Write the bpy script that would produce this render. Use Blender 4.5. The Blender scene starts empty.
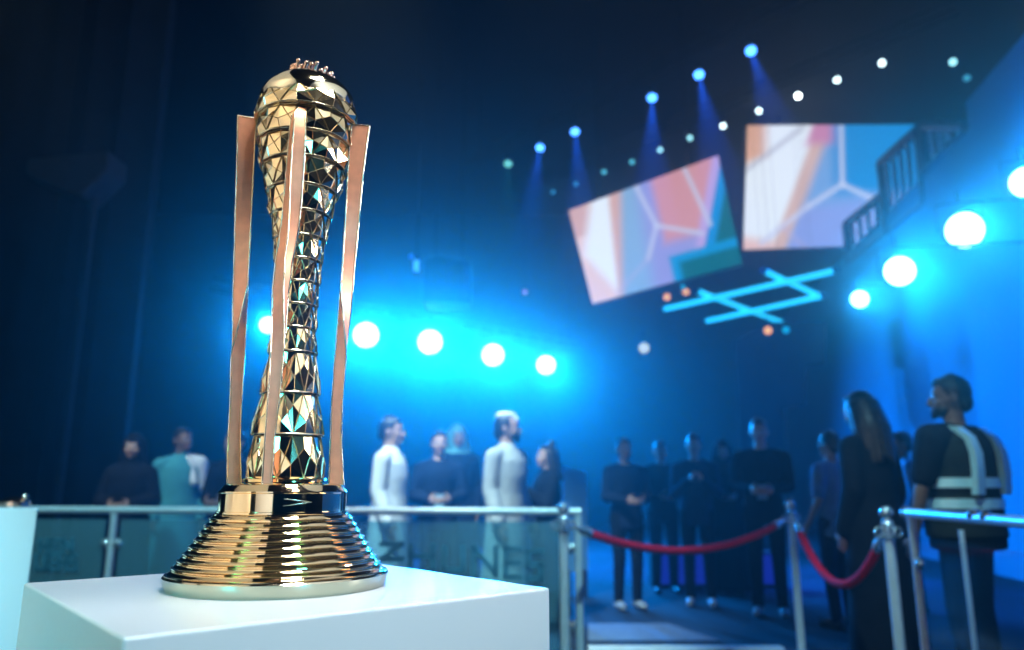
import bpy, math, random
from math import sin, cos, pi, radians as R, sqrt, atan2
from mathutils import Vector as V, Matrix as M

random.seed(7)
SC = bpy.context.scene
COL = SC.collection

# ------------------------------------------------------------------ camera maths
F = 760.0                      # focal length in pixels of the 1024 x 650 frame
HOR = 488.0                    # row of the horizon
PITCH = math.atan((HOR - 325) / F)
CAM = V((0, 0, 1.12))
FW = V((0, cos(PITCH), sin(PITCH)))
UP = V((0, -sin(PITCH), cos(PITCH)))


def ray(u, v):
    return FW + V((1, 0, 0)) * ((u - 512) / F) + UP * ((325 - v) / F)


def at(u, v, Y):               # point seen at (u, v) at distance Y ahead
    d = ray(u, v)
    return CAM + d * (Y / d.y)


def onz(u, v, z):              # point seen at (u, v) at height z
    d = ray(u, v)
    return CAM + d * ((z - CAM.z) / d.z)


def onplane(u, v, p, n):
    d = ray(u, v)
    return CAM + d * ((p - CAM).dot(n) / d.dot(n))


def row_z(v, x, y):            # height on the vertical line (x, y) that shows at row v
    k = (325 - v) / F          # (dz*cosP - y*sinP) / (y*cosP + dz*sinP) = k
    dz = y * (k * cos(PITCH) + sin(PITCH)) / (cos(PITCH) - k * sin(PITCH))
    return CAM.z + dz


def mpp(x, y, z):              # metres per pixel at a point
    return (V((x, y, z)) - CAM).dot(FW) / F


# ------------------------------------------------------------------ materials
MATS = {}


def mat(name, col, rough=0.5, metal=0.0, var=0.12, scale=8.0, bump=0.0, emit=None, estr=0.0, spec=None, sample=True, sheen=0):
    if name in MATS:
        return MATS[name]
    m = bpy.data.materials.new(name)
    m.use_nodes = True
    nt = m.node_tree
    b = nt.nodes['Principled BSDF']
    b.inputs['Roughness'].default_value = rough
    b.inputs['Metallic'].default_value = metal
    if spec is not None:
        b.inputs['Specular IOR Level'].default_value = spec
    if sheen:
        b.inputs['Sheen Weight'].default_value = sheen
    tc = nt.nodes.new('ShaderNodeTexCoord')
    nz = nt.nodes.new('ShaderNodeTexNoise')
    nz.inputs['Scale'].default_value = scale
    nz.inputs['Detail'].default_value = 3
    nt.links.new(tc.outputs['Object'], nz.inputs['Vector'])
    rp = nt.nodes.new('ShaderNodeValToRGB')
    rp.color_ramp.elements[0].position = 0.3
    rp.color_ramp.elements[1].position = 0.7
    rp.color_ramp.elements[0].color = tuple(c * (1 - var) for c in col) + (1,)
    rp.color_ramp.elements[1].color = tuple(min(1, c * (1 + var)) for c in col) + (1,)
    nt.links.new(nz.outputs['Fac'], rp.inputs['Fac'])
    nt.links.new(rp.outputs['Color'], b.inputs['Base Color'])
    if bump:
        bp = nt.nodes.new('ShaderNodeBump')
        bp.inputs['Strength'].default_value = bump
        bp.inputs['Distance'].default_value = 0.01
        nt.links.new(nz.outputs['Fac'], bp.inputs['Height'])
        nt.links.new(bp.outputs['Normal'], b.inputs['Normal'])
    if emit:
        b.inputs['Emission Color'].default_value = tuple(emit) + (1,)
        b.inputs['Emission Strength'].default_value = estr
    if not sample:
        m.cycles.emission_sampling = 'NONE'
    MATS[name] = m
    return m


def glass_mat(name, tint, diff, gloss):
    m = bpy.data.materials.new(name)
    m.use_nodes = True
    nt = m.node_tree
    nt.nodes.clear()
    out = nt.nodes.new('ShaderNodeOutputMaterial')
    tr = nt.nodes.new('ShaderNodeBsdfTransparent')
    tr.inputs['Color'].default_value = tint + (1,)
    df = nt.nodes.new('ShaderNodeBsdfDiffuse')
    nz = nt.nodes.new('ShaderNodeTexNoise')
    nz.inputs['Scale'].default_value = 3
    rp = nt.nodes.new('ShaderNodeValToRGB')
    rp.color_ramp.elements[0].color = (0.30, 0.55, 0.60, 1)
    rp.color_ramp.elements[1].color = (0.42, 0.70, 0.75, 1)
    nt.links.new(nz.outputs['Fac'], rp.inputs['Fac'])
    nt.links.new(rp.outputs['Color'], df.inputs['Color'])
    gl = nt.nodes.new('ShaderNodeBsdfGlossy')
    gl.inputs['Roughness'].default_value = 0.06
    m1 = nt.nodes.new('ShaderNodeMixShader')
    m1.inputs['Fac'].default_value = diff
    nt.links.new(tr.outputs[0], m1.inputs[1])
    nt.links.new(df.outputs[0], m1.inputs[2])
    m2 = nt.nodes.new('ShaderNodeMixShader')
    m2.inputs['Fac'].default_value = gloss
    nt.links.new(m1.outputs[0], m2.inputs[1])
    nt.links.new(gl.outputs[0], m2.inputs[2])
    nt.links.new(m2.outputs[0], out.inputs['Surface'])
    return m


GOLD = mat('gold_polished', (0.95, 0.75, 0.47), 0.07, 1.0, 0.05, 30)
GOLD_FACET = mat('gold_facets', (0.93, 0.70, 0.40), 0.10, 1.0, 0.10, 40)
GOLD_EDGE = mat('gold_edges', (1.0, 0.84, 0.58), 0.22, 1.0, 0.05, 40)
GOLD_PALE = mat('gold_pale', (0.97, 0.86, 0.64), 0.10, 1.0, 0.04, 30)
COPPER = mat('copper_satin', (0.86, 0.38, 0.21), 0.45, 0.5, 0.08, 60)
ROSE = mat('rose_gold', (0.92, 0.60, 0.45), 0.18, 1.0, 0.05, 50)
WHITE = mat('white_lacquer', (0.84, 0.86, 0.85), 0.22, 0.0, 0.015, 2.0, spec=0.5)
STEEL = mat('brushed_steel', (0.82, 0.86, 0.88), 0.35, 0.2, 0.06, 20)
CHROME = mat('chrome', (0.85, 0.87, 0.88), 0.14, 0.8, 0.03, 20)
ROPE = mat('red_velvet', (0.70, 0.004, 0.03), 0.85, 0.0, 0.15, 60, 0.2, spec=.1, sheen=0.0)
BLACK = mat('black_paint', (0.012, 0.013, 0.016), 0.55, 0.0, 0.2, 10)
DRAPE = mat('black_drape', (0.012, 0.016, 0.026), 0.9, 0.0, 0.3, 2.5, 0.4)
WALLM = mat('dark_blue_wall', (0.05, 0.18, 0.30), 0.75, 0.0, 0.08, 0.7)
FLOORM = mat('dark_event_floor', (0.014, 0.018, 0.026), 0.8, 0.0, 0.25, 1.3, 0.05, spec=.15)
MATM = mat('grey_floor_mat', (0.10, 0.13, 0.17), 0.8, 0.0, 0.2, 20, 0.1)
CEILM = mat('black_ceiling', (0.010, 0.012, 0.018), 0.9, 0.0, 0.2, 1.0)
NAVY = mat('navy_metal', (0.02, 0.05, 0.12), 0.5, 0.2, 0.15, 6)
SLAT = mat('painted_slat', (0.80, 0.80, 0.85), 0.45, 0.0, 0.08, 12)
GLASS = glass_mat('teal_glass', (0.60, 0.90, 0.96), 0.22, 0.07)
PRINT = mat('dark_print', (0.05, 0.20, 0.27), 0.6, 0.0, 0.2, 20)
SKIN = mat('skin', (0.55, 0.32, 0.24), 0.5, 0.0, 0.08, 14)
SKIN_D = mat('skin_brown', (0.22, 0.115, 0.08), 0.5, 0.0, 0.08, 14)
LIP = mat('lips', (0.45, 0.16, 0.15), 0.45, 0.0, 0.05, 30)
EYEW = mat('eye_white', (0.8, 0.8, 0.78), 0.25, 0.0, 0.03, 30)
IRIS = mat('iris_dark', (0.03, 0.018, 0.012), 0.2, 0.0, 0.1, 30)
HAIR = mat('black_hair', (0.012, 0.010, 0.010), 0.42, 0.0, 0.4, 40, 0.6)
HAIR_B = mat('brown_hair', (0.035, 0.022, 0.016), 0.36, 0.0, 0.5, 30, 0.6)
C_WHITE = mat('white_cotton', (0.84, 0.86, 0.86), 0.85, 0.0, 0.04, 12, 0.15, spec=.08)
C_PALE = mat('pale_grey_cotton', (0.52, 0.56, 0.55), 0.85, 0.0, 0.05, 12, 0.15, spec=.08)
C_TEAL_LIT = mat('teal_lit_cotton', (0.07, 0.34, 0.40), 0.85, 0.0, 0.05, 12, 0.15, spec=.08)  # teal stage light put into a pale robe's colour
C_DARK = mat('black_cotton', (0.008, 0.010, 0.016), 0.85, 0.0, 0.2, 12, 0.15, spec=.08)
C_NAVY = mat('navy_cotton', (0.014, 0.024, 0.055), 0.85, 0.0, 0.2, 12, 0.15, spec=.08)
C_BLUE = mat('light_blue_cotton', (0.16, 0.30, 0.45), 0.85, 0.0, 0.1, 12, 0.15, spec=.08)
C_VEST = mat('dark_vest', (0.02, 0.024, 0.02), 0.8, 0.0, 0.15, 20, 0.1, spec=.08)
REFL = mat('reflective_tape', (0.62, 0.86, 0.88), 0.35, 0.2, 0.04, 40)
SHOE = mat('shoe_leather', (0.05, 0.05, 0.06), 0.4, 0.0, 0.2, 20)
SHOE_W = mat('pale_trainer', (0.30, 0.34, 0.38), 0.6, 0.0, 0.1, 20)
PLASTIC = mat('badge_card', (0.35, 0.55, 0.62), 0.4, 0.0, 0.1, 20)


# ------------------------------------------------------------------ mesh helpers
class MB:
    def __init__(s):
        s.v, s.f, s.mi = [], [], []

    def add(s, vs, fs, mi=0):
        o = len(s.v)
        s.v += [tuple(p) for p in vs]
        for f in fs:
            s.f.append(tuple(i + o for i in f))
            s.mi.append(mi)

    def box(s, c, size, rot=None, mi=0):
        hx, hy, hz = (d / 2 for d in size)
        P = [V((x, y, z)) for x in (-hx, hx) for y in (-hy, hy) for z in (-hz, hz)]
        if rot is not None:
            P = [rot @ p for p in P]
        s.hexa([p + V(c) for p in P], mi)

    def hexa(s, P, mi=0):      # P index = x*4 + y*2 + z
        s.add(P, [(0, 1, 3, 2), (4, 6, 7, 5), (0, 4, 5, 1), (2, 3, 7, 6), (0, 2, 6, 4), (1, 5, 7, 3)], mi)

    def slab(s, quad, off, mi=0):   # a quad given thickness by an offset vector
        off = V(off)
        a = [V(q) for q in quad]
        n = len(a)
        b = [p + off for p in a]
        fs = [tuple(range(n)), tuple(range(2 * n - 1, n - 1, -1))]
        for i in range(n):
            j = (i + 1) % n
            fs.append((i, i + n, j + n, j))
        s.add(a + b, fs, mi)

    def lathe(s, prof, seg=48, origin=(0, 0, 0), mi=0, caps=True, axis=None):
        o = V(origin)
        vs, fs = [], []
        rot = axis.to_track_quat('Z', 'Y').to_matrix() if axis is not None else None
        for (r, z) in prof:
            for k in range(seg):
                a = 2 * pi * k / seg
                p = V((r * cos(a), r * sin(a), z))
                vs.append((rot @ p if rot else p) + o)
        for i in range(len(prof) - 1):
            for k in range(seg):
                k2 = (k + 1) % seg
                fs.append((i * seg + k, i * seg + k2, (i + 1) * seg + k2, (i + 1) * seg + k))
        if caps:
            fs.append(tuple(range(seg - 1, -1, -1)))
            fs.append(tuple((len(prof) - 1) * seg + k for k in range(seg)))
        s.add(vs, fs, mi)

    def tube(s, pts, r, seg=10, mi=0, closed=False):
        pts = [V(p) for p in pts]
        n = len(pts)
        rs = r if isinstance(r, (list, tuple)) else [r] * n
        t0 = (pts[1] - pts[0]).normalized()
        ref = V((0, 0, 1)) if abs(t0.z) < 0.9 else V((1, 0, 0))
        nrm = t0.cross(ref).normalized()
        vs, fs = [], []
        for i in range(n):
            if closed:
                t = pts[(i + 1) % n] - pts[i - 1]
            else:
                t = pts[min(i + 1, n - 1)] - pts[max(i - 1, 0)]
            t.normalize()
            nrm = (nrm - t * nrm.dot(t)).normalized()
            b = t.cross(nrm)
            for k in range(seg):
                a = 2 * pi * k / seg
                vs.append(pts[i] + (nrm * cos(a) + b * sin(a)) * rs[i])
        for i in range(n if closed else n - 1):
            i2 = (i + 1) % n
            for k in range(seg):
                k2 = (k + 1) % seg
                fs.append((i * seg + k, i * seg + k2, i2 * seg + k2, i2 * seg + k))
        if not closed:
            fs.append(tuple(range(seg - 1, -1, -1)))
            fs.append(tuple((n - 1) * seg + k for k in range(seg)))
        s.add(vs, fs, mi)

    def ball(s, c, r, seg=20, mi=0, rot=None):   # r scalar or (rx, ry, rz)
        rx, ry, rz = (r, r, r) if not isinstance(r, (tuple, list)) else r
        n = max(6, seg // 2)
        vs, fs = [], []
        for i in range(1, n):
            th = pi * i / n
            for k in range(seg):
                a = 2 * pi * k / seg
                p = V((rx * sin(th) * cos(a), ry * sin(th) * sin(a), rz * cos(th)))
                vs.append((rot @ p if rot else p) + V(c))
        top = V((0, 0, rz)); bot = V((0, 0, -rz))
        if rot:
            top, bot = rot @ top, rot @ bot
        vs += [top + V(c), bot + V(c)]
        T, B = len(vs) - 2, len(vs) - 1
        for k in range(seg):
            k2 = (k + 1) % seg
            fs.append((T, k, k2))
            fs.append((B, (n - 2) * seg + k2, (n - 2) * seg + k))
            for i in range(n - 2):
                fs.append((i * seg + k, (i + 1) * seg + k, (i + 1) * seg + k2, i * seg + k2))
        s.add(vs, fs, mi)

    def capsule(s, p0, p1, r0, r1, seg=14):
        p0, p1 = V(p0), V(p1)
        s.ball(p0, r0, seg)
        s.ball(p1, r1, seg)
        if (p1 - p0).length > 1e-5:
            s.tube([p0, p0.lerp(p1, .5), p1], [r0, (r0 + r1) / 2, r1], seg)

    def loft(s, rings, seg=28):     # rings: (cx, cy, cz, rx, ry), horizontal
        vs, fs = [], []
        for (cx, cy, cz, rx, ry) in rings:
            for k in range(seg):
                a = 2 * pi * k / seg
                vs.append((cx + rx * cos(a), cy + ry * sin(a), cz))
        n = len(rings)
        for i in range(n - 1):
            for k in range(seg):
                k2 = (k + 1) % seg
                fs.append((i * seg + k, i * seg + k2, (i + 1) * seg + k2, (i + 1) * seg + k))
        fs.append(tuple(range(seg - 1, -1, -1)))
        fs.append(tuple((n - 1) * seg + k for k in range(seg)))
        s.add(vs, fs)

    def mesh(s, name, mats, smooth=None):
        me = bpy.data.meshes.new(name)
        me.from_pydata(s.v, [], s.f)
        for m in (mats if isinstance(mats, (list, tuple)) else [mats]):
            me.materials.append(m)
        me.polygons.foreach_set('material_index', s.mi)
        me.validate()
        import bmesh
        bm = bmesh.new(); bm.from_mesh(me)
        bmesh.ops.recalc_face_normals(bm, faces=bm.faces)
        bm.to_mesh(me); bm.free()
        if smooth is not None:
            me.polygons.foreach_set('use_smooth', [True] * len(me.polygons))
            if smooth < 179:
                me.set_sharp_from_angle(angle=R(smooth))
        return me

    def build(s, name, mats, parent=None, smooth=None, bevel=0.0):
        o = bpy.data.objects.new(name, s.mesh(name, mats, smooth))
        COL.objects.link(o)
        if parent is not None:
            o.parent = parent
        if bevel:
            b = o.modifiers.new('bevel', 'BEVEL')
            b.width = bevel; b.segments = 3; b.limit_method = 'ANGLE'; b.angle_limit = R(40)
        return o


def tag(o, label=None, cat=None, group=None, kind=None):
    if label: o['label'] = label
    if cat: o['category'] = cat
    if group: o['group'] = group
    if kind: o['kind'] = kind
    return o


def thing(name, label, cat, loc=(0, 0, 0), rz=0.0, group=None):
    o = bpy.data.objects.new(name, None)
    COL.objects.link(o)
    o.location = loc
    o.rotation_euler = (0, 0, rz)
    o.empty_display_size = 0.05
    return tag(o, label, cat, group)


def copy_tree(o, parent=None):
    c = o.copy(); COL.objects.link(c)
    if parent is not None:
        c.parent = parent
        c.matrix_parent_inverse = o.matrix_parent_inverse
    for ch in list(o.children):
        copy_tree(ch, c)
    return c


def struct(mb, name, m, label=None, **k):
    return tag(mb.build(name, m, **k), label, kind='structure', cat=None)


def light(kind, name, loc, target, energy, color, parent=None, **k):
    d = bpy.data.lights.new(name, kind)
    d.energy = energy; d.color = color
    for a, b in k.items():
        setattr(d, a, b)
    o = bpy.data.objects.new(name, d); COL.objects.link(o)
    if target is not None:
        o.rotation_euler = (V(target) - V(loc)).to_track_quat('-Z', 'Y').to_euler()
    o.location = loc
    if parent is not None:
        o.parent = parent
        o.matrix_parent_inverse = M.Translation(-V(parent.location))
    return o


# ------------------------------------------------------------------ camera, world, film
cd = bpy.data.cameras.new('camera')
cam = bpy.data.objects.new('camera', cd); COL.objects.link(cam)
cam.location = CAM
cam.rotation_euler = (pi / 2 + PITCH, 0, 0)
cd.sensor_fit = 'HORIZONTAL'; cd.sensor_width = 36.0
cd.lens = 36.0 * F / 1024.0
cd.clip_start = 0.05; cd.clip_end = 200
cd.dof.use_dof = True
cd.dof.focus_distance = 1.0
cd.dof.aperture_fstop = 3.0
SC.camera = cam

w = bpy.data.worlds.new('hall_air'); SC.world = w
w.use_nodes = True
nt = w.node_tree
nt.nodes['Background'].inputs['Color'].default_value = (0.004, 0.012, 0.03, 1)
nt.nodes['Background'].inputs['Strength'].default_value = 0.3
vs = nt.nodes.new('ShaderNodeVolumeScatter')          # the stage haze that fills the hall
vs.inputs['Color'].default_value = (0.92, 0.96, 1.0, 1)
vs.inputs['Density'].default_value = 0.0030
vs.inputs['Anisotropy'].default_value = 0.72
vs2 = nt.nodes.new('ShaderNodeVolumeScatter')
vs2.inputs['Color'].default_value = (0.92, 0.96, 1.0, 1)
vs2.inputs['Density'].default_value = 0.0075
vs2.inputs['Anisotropy'].default_value = 0.90
va_s = nt.nodes.new('ShaderNodeAddShader')
nt.links.new(vs.outputs[0], va_s.inputs[0])
nt.links.new(vs2.outputs[0], va_s.inputs[1])
nt.links.new(va_s.outputs[0], nt.nodes['World Output'].inputs['Volume'])

SC.view_settings.view_transform = 'Standard'
SC.view_settings.look = 'None'
SC.view_settings.gamma = 1.0
SC.view_settings.use_curve_mapping = False
SC.view_settings.exposure = 0.0
cy = SC.cycles
cy.use_denoising = True
cy.max_bounces = 6; cy.diffuse_bounces = 2; cy.glossy_bounces = 4
cy.transmission_bounces = 4; cy.transparent_max_bounces = 12; cy.volume_bounces = 0
cy.sample_clamp_indirect = 4.0
cy.caustics_reflective = False; cy.caustics_refractive = False
cy.use_light_tree = True

CYAN = (0.001, 0.262, 1.0)
BLUE = (0.01, 0.11, 1.0)

# ------------------------------------------------------------------ the hall
CEIL = 10.0
mb = MB(); mb.box((0.5, 9, -0.05), (26, 34, 0.1)); struct(mb, 'floor', FLOORM)
mb = MB(); mb.box((0.5, 9, CEIL + 0.1), (26, 34, 0.2)); struct(mb, 'ceiling', CEILM)
mb = MB(); mb.box((0.5, 24.1, CEIL / 2), (26, 0.2, CEIL)); struct(mb, 'wall_back', DRAPE)
mb = MB(); mb.box((-12.4, 9, CEIL / 2), (0.2, 34, CEIL)); struct(mb, 'wall_left', DRAPE)
mb = MB(); mb.box((13.4, 9, CEIL / 2), (0.2, 34, CEIL)); struct(mb, 'wall_far_right', DRAPE)
mb = MB(); mb.box((0.5, -7.9, CEIL / 2), (26, 0.2, CEIL)); struct(mb, 'wall_front', DRAPE)

# side wall on the right below the seating: top edge steps down going away
WD = V((sin(R(8.9)), cos(R(8.9)), 0)); WN = V((WD.y, -WD.x, 0)); WP = V((6.3, 9.8, 0))


def onwall(u, v, off=0.0):
    return onplane(u, v, WP - WN * off, WN)


hi = onwall(1000, 62).z
stp = onwall(967, 113)
lo = onwall(967, 132).z
far = onwall(838, 250)


def wall_pt(s, z):
    return WP + WD * s + V((0, 0, z))


s_step = (stp - WP).dot(WD)
s_far = 14.0
poly = [wall_pt(-9, 0), wall_pt(s_far, 0), wall_pt(s_far, onwall(850, 240).z), wall_pt(s_step, lo), wall_pt(s_step, hi), wall_pt(-9, hi)]
mb = MB(); mb.slab(poly, WN * 0.3); struct(mb, 'wall_right', WALLM)

# dark drape on the left, brought forward with a return added to shade the haze
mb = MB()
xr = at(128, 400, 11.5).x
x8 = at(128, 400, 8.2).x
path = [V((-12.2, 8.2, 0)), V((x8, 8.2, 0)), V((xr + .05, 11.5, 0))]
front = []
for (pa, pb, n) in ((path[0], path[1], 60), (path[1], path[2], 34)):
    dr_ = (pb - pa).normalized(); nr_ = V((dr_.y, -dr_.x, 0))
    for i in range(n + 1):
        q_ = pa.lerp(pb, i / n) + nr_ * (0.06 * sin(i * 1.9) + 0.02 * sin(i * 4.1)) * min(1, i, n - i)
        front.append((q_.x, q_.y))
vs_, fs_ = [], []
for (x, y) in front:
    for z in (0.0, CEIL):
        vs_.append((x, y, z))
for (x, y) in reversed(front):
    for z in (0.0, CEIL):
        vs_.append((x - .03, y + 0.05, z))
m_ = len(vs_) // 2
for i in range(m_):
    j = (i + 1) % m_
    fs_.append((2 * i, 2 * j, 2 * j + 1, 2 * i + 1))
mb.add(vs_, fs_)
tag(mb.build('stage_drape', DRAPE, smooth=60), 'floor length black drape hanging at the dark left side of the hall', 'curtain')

# ------------------------------------------------------------------ plinths and trophy position
PZ = 1.0
Lc, Nc, Rc = onz(24, 583, PZ), onz(123, 638, PZ), onz(550, 588, PZ)
Bc = Lc + Rc - Nc
TR = onz(278.5, 585.5, PZ)                    # foot of the trophy's axis
TX, TY = TR.x, TR.y


def plinth(name, label, corners, top, m):
    root = thing(name, label, 'plinth', (sum(c.x for c in corners) / 4, sum(c.y for c in corners) / 4, 0))
    c0 = V(root.location)
    q = [V((c.x, c.y, 0.06)) - c0 for c in corners]
    b = MB(); b.slab([(p.x, p.y, 0.06) for p in q], (0, 0, top - 0.06))
    b.build('body', m, root, bevel=0.003)
    k = MB(); k.slab([(p.x * .94, p.y * .94, 0.0) for p in q], (0, 0, 0.06))
    k.build('toe_kick', BLACK, root)
    return root


plinth('display_plinth', 'white square plinth in front carrying the tall golden trophy', [Lc, Nc, Rc, Bc], PZ, WHITE)

Y2 = 2.35
e = at(38, 508, Y2)
P2Z = e.z
dA = V((1, 0.0, 0))
pd = V((-.60, .80, 0)); pf = V((-.80, -.60, 0))
c1 = V((e.x, e.y, 0)); c0_ = c1 + pf * .5; c2 = c1 + pd * .5; c3 = c0_ + pd * .5
plinth('display_plinth', 'white plinth cut off by the left edge, holding a small golden award', [c0_, c1, c2, c3], P2Z, WHITE)

# ------------------------------------------------------------------ the trophy
trophy = thing('trophy', 'tall golden trophy with faceted column, copper ribbons and stepped round base on white plinth', 'trophy', (TX, TY, PZ))


def zt(v):
    return row_z(v, TX, TY) - PZ


def rt(v, rp):
    return rp * mpp(TX, TY, zt(v) + PZ)


def interp(tab, x):
    if x <= tab[0][0]: return tab[0][1]
    for (a, b), (c, d) in zip(tab, tab[1:]):
        if x <= c:
            return b + (d - b) * (x - a) / (c - a)
    return tab[-1][1]


# base: foot band, nine steps, cylinder band, shoulder
b_bot = 0.0
foot = MB()
r0 = rt(583, 108)
zf = zt(571.5)
foot.lathe([(r0 * .93, 0.0), (r0 * .968, 0.0), (r0 * .975, 0.001), (r0 * .998, zf * .80), (r0 * 1.0, zf * .9), (r0 * .99, zf), (r0 * .9, zf)], 128)
foot.build('foot_ring', GOLD_PALE, trophy, smooth=35)
base = MB()
zs0, zs1 = zf, zt(512)
rs0, rs1 = rt(575, 104.5), rt(512, 64)
prof = [(rs0 * .9, zs0), (rs0, zs0)]
NS = 9
for i in range(NS):
    t0, t1 = i / NS, (i + 1) / NS
    f = lambda t: rs0 + (rs1 - rs0) * (t ** 0.92)
    za, zb = zs0 + (zs1 - zs0) * t0, zs0 + (zs1 - zs0) * t1
    ra, rb = f(t0), f(t1)
    h = zb - za
    prof += [(ra + .0010, za + h * .02), (ra + .0019, za + h * .10), (ra + .0019, za + h * .18), (ra + .0006, za + h * .26),
             (ra - .0012, za + h * .29), (ra - .0014, za + h * .33),
             (ra * .62 + rb * .38 - .0006, za + h * .50), (rb * .75 + ra * .25, za + h * .66),
             (rb + .0013, za + h * .74), (rb + .0017, za + h * .80), (rb + .0009, za + h * .86), (rb - .0003, za + h * .90), (rb - .0004, zb)]
base_m = MB(); base_m.lathe(prof, 128)
base_m.build('stepped_base', GOLD, trophy, smooth=28)
band = MB()
zc0, zc1 = zt(512), zt(492.5)
rc = rt(502, 61.5)
ztop = zt(483.5)
band.lathe([(rc * .98, zc0 - .001), (rc * 1.02, zc0), (rc * 1.02, zc0 + .0015), (rc, zc0 + .002), (rc, zc1 - .001), (rc * 1.012, zc1), (rc * 1.012, zc1 + .0014),
            (rc * .985, zc1 + .0035), (rc * .93, ztop - .0022), (rc * .86, ztop), (rc * .62, ztop + .0005), (rc * .60, ztop + .003), (rc * .3, ztop + .003)], 128)
band.build('base_drum', GOLD, trophy, smooth=28)
# small engraved arrow mark on the drum
mk = MB()
va = atan2(-TY, -TX)       # towards the camera
for (a0, z0, a1, z1) in ((-.02, .72, .40, .55), (.40, .55, -.02, .38)):
    pts = []
    for k in range(7):
        t = k / 6
        a = va + .02 + a0 + (a1 - a0) * t
        z = zc0 + (zc1 - zc0) * (z0 + (z1 - z0) * t)
        pts.append(((rc + .0002) * cos(a), (rc + .0002) * sin(a), z))
    mk.tube(pts, .0006, 6)
tag(mk.build('engraved_mark', GOLD_EDGE, trophy, smooth=60), 'slim arrow shaped mark on the drum')

# column, tiers of pyramids cut into kites
PROF = [(75, 8), (78, 17), (81, 24), (85, 31), (90, 37.5), (97, 43.5), (105, 46.5), (120, 48), (135, 47), (150, 44.5), (170, 40.5), (185, 36.5), (200, 32.5),
        (215, 29), (230, 26), (245, 24), (260, 22.5), (280, 21.3), (300, 20.5), (330, 20.5), (345, 21.5), (375, 25), (400, 28.0), (430, 32.5), (455, 35), (478, 35)]
TIERS = [103, 125, 148, 171, 195, 218, 241, 263, 285, 307, 330, 354, 395, 436, 479]
NT = 9
col = MB(); rid = MB()


def prad(v):
    return rt(v, interp(PROF, v))


def ridge(p, q, w=.0008, h=.0013):
    p, q = V(p), V(q)
    c = (p + q) / 2
    outv = V((c.x, c.y, 0)).normalized()
    t = (q - p)
    if t.length < 1e-6: return
    side = t.normalized().cross(outv).normalized() * w
    p0, p1, p2 = p + side - outv * .0006, p - side - outv * .0006, p + outv * h
    q0, q1, q2 = q + side - outv * .0006, q - side - outv * .0006, q + outv * h
    rid.add([p0, p1, p2, q0, q1, q2], [(0, 3, 5, 2), (1, 2, 5, 4), (0, 1, 4, 3), (0, 2, 1), (3, 4, 5)])


for ti in range(len(TIERS) - 1):
    va_, vb_ = TIERS[ti], TIERS[ti + 1]
    big = 0.05 if ti < 10 else 0.085

    def pt(k, t, dr=0.0):      # k in triangle units round the axis, t 0 top .. 1 bottom
        v = va_ + (vb_ - va_) * t
        r = prad(v) * (1 + big * (t - 0.55) * 1.2 + (0.035 * sin(pi * t) if ti >= 10 else .012 * sin(pi * t))) * (1 + dr)
        a = 2 * pi * (k + ti * 0.5 + 0.35) / NT
        return V((r * cos(a), r * sin(a), zt(v)))
    for k in range(NT):
        for upt in (True, False):
            if upt:
                A, B, Cc = (k + .5, 0.02), (k, 0.98), (k + 1, 0.98)
            else:
                A, B, Cc = (k + 1, 0.98), (k + .5, 0.02), (k + 1.5, 0.02)
            G = ((A[0] + B[0] + Cc[0]) / 3, (A[1] + B[1] + Cc[1]) / 3)
            dg = random.uniform(.025, .065) if upt else random.uniform(-.04, .015)
            jit = lambda: random.uniform(-.03, .03)
            g = pt(G[0] + random.uniform(-.04, .04), G[1] + random.uniform(-.05, .05), dg)
            tri = [pt(*A), pt(*B), pt(*Cc)]
            mids = []
            for i in range(3):
                p0, p1 = (A, B, Cc)[i], (A, B, Cc)[(i + 1) % 3]
                mids.append(pt((p0[0] + p1[0]) / 2, (p0[1] + p1[1]) / 2, .0))
            for i in range(3):
                col.add([tri[i], mids[i], g, mids[i - 1]], [(0, 1, 2), (0, 2, 3)])
                ridge(g, mids[i])
                ridge(tri[i], mids[i], .0011, .0016)
                ridge(mids[i], tri[(i + 1) % 3], .0011, .0016)
    # tier lips
    seg = 72
    for (t, dr) in ((0.99, .012),):
        pts = [pt(NT * j / seg, t, dr) for j in range(seg)]
        rid.tube(pts, .0011, 6, closed=True)
    lo_, hi_ = [pt(NT * j / seg, 0.98) for j in range(seg)], [V((0, 0, 0))] * 0
    inn = [V((p.x * .86, p.y * .86, p.z - .0002)) for p in lo_]
    col.add(lo_ + inn, [(j, (j + 1) % seg, seg + (j + 1) % seg, seg + j) for j in range(seg)])
    top_ = [pt(NT * j / seg, 0.02) for j in range(seg)]
    inn = [V((p.x * .86, p.y * .86, p.z + .0002)) for p in top_]
    col.add(top_ + inn, [(j, (j + 1) % seg, seg + (j + 1) % seg, seg + j) for j in range(seg)])
# inner core so that no gap between tiers shows daylight
core = [(prad(v) * .88, zt(v)) for v in range(479, 90, -6)]
col.lathe(core, 48)
column = col.build('faceted_column', GOLD_FACET, trophy)
rid.build('ridge_lines', GOLD_EDGE, column)
neck = MB()
neck.lathe([(prad(478) * 1.0, ztop + .001), (prad(478) * 1.13, ztop + .0015), (prad(478) * 1.15, ztop + .005), (prad(478) * 1.06, ztop + .008), (prad(478) * .95, ztop + .009)], 96)
neck.build('column_collar', GOLD, trophy, smooth=30)
dome = MB()
dome.lathe([(prad(v) * (1.012 if v < 105 else .97), zt(v)) for v in (116, 110, 104, 100, 97, 94, 91, 88, 85, 82.5, 80.5, 79, 77.5, 76.5, 75.5)] + [(0.004, zt(74.5))], 96)
dome.build('dome', GOLD_PALE, trophy, smooth=50)
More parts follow.
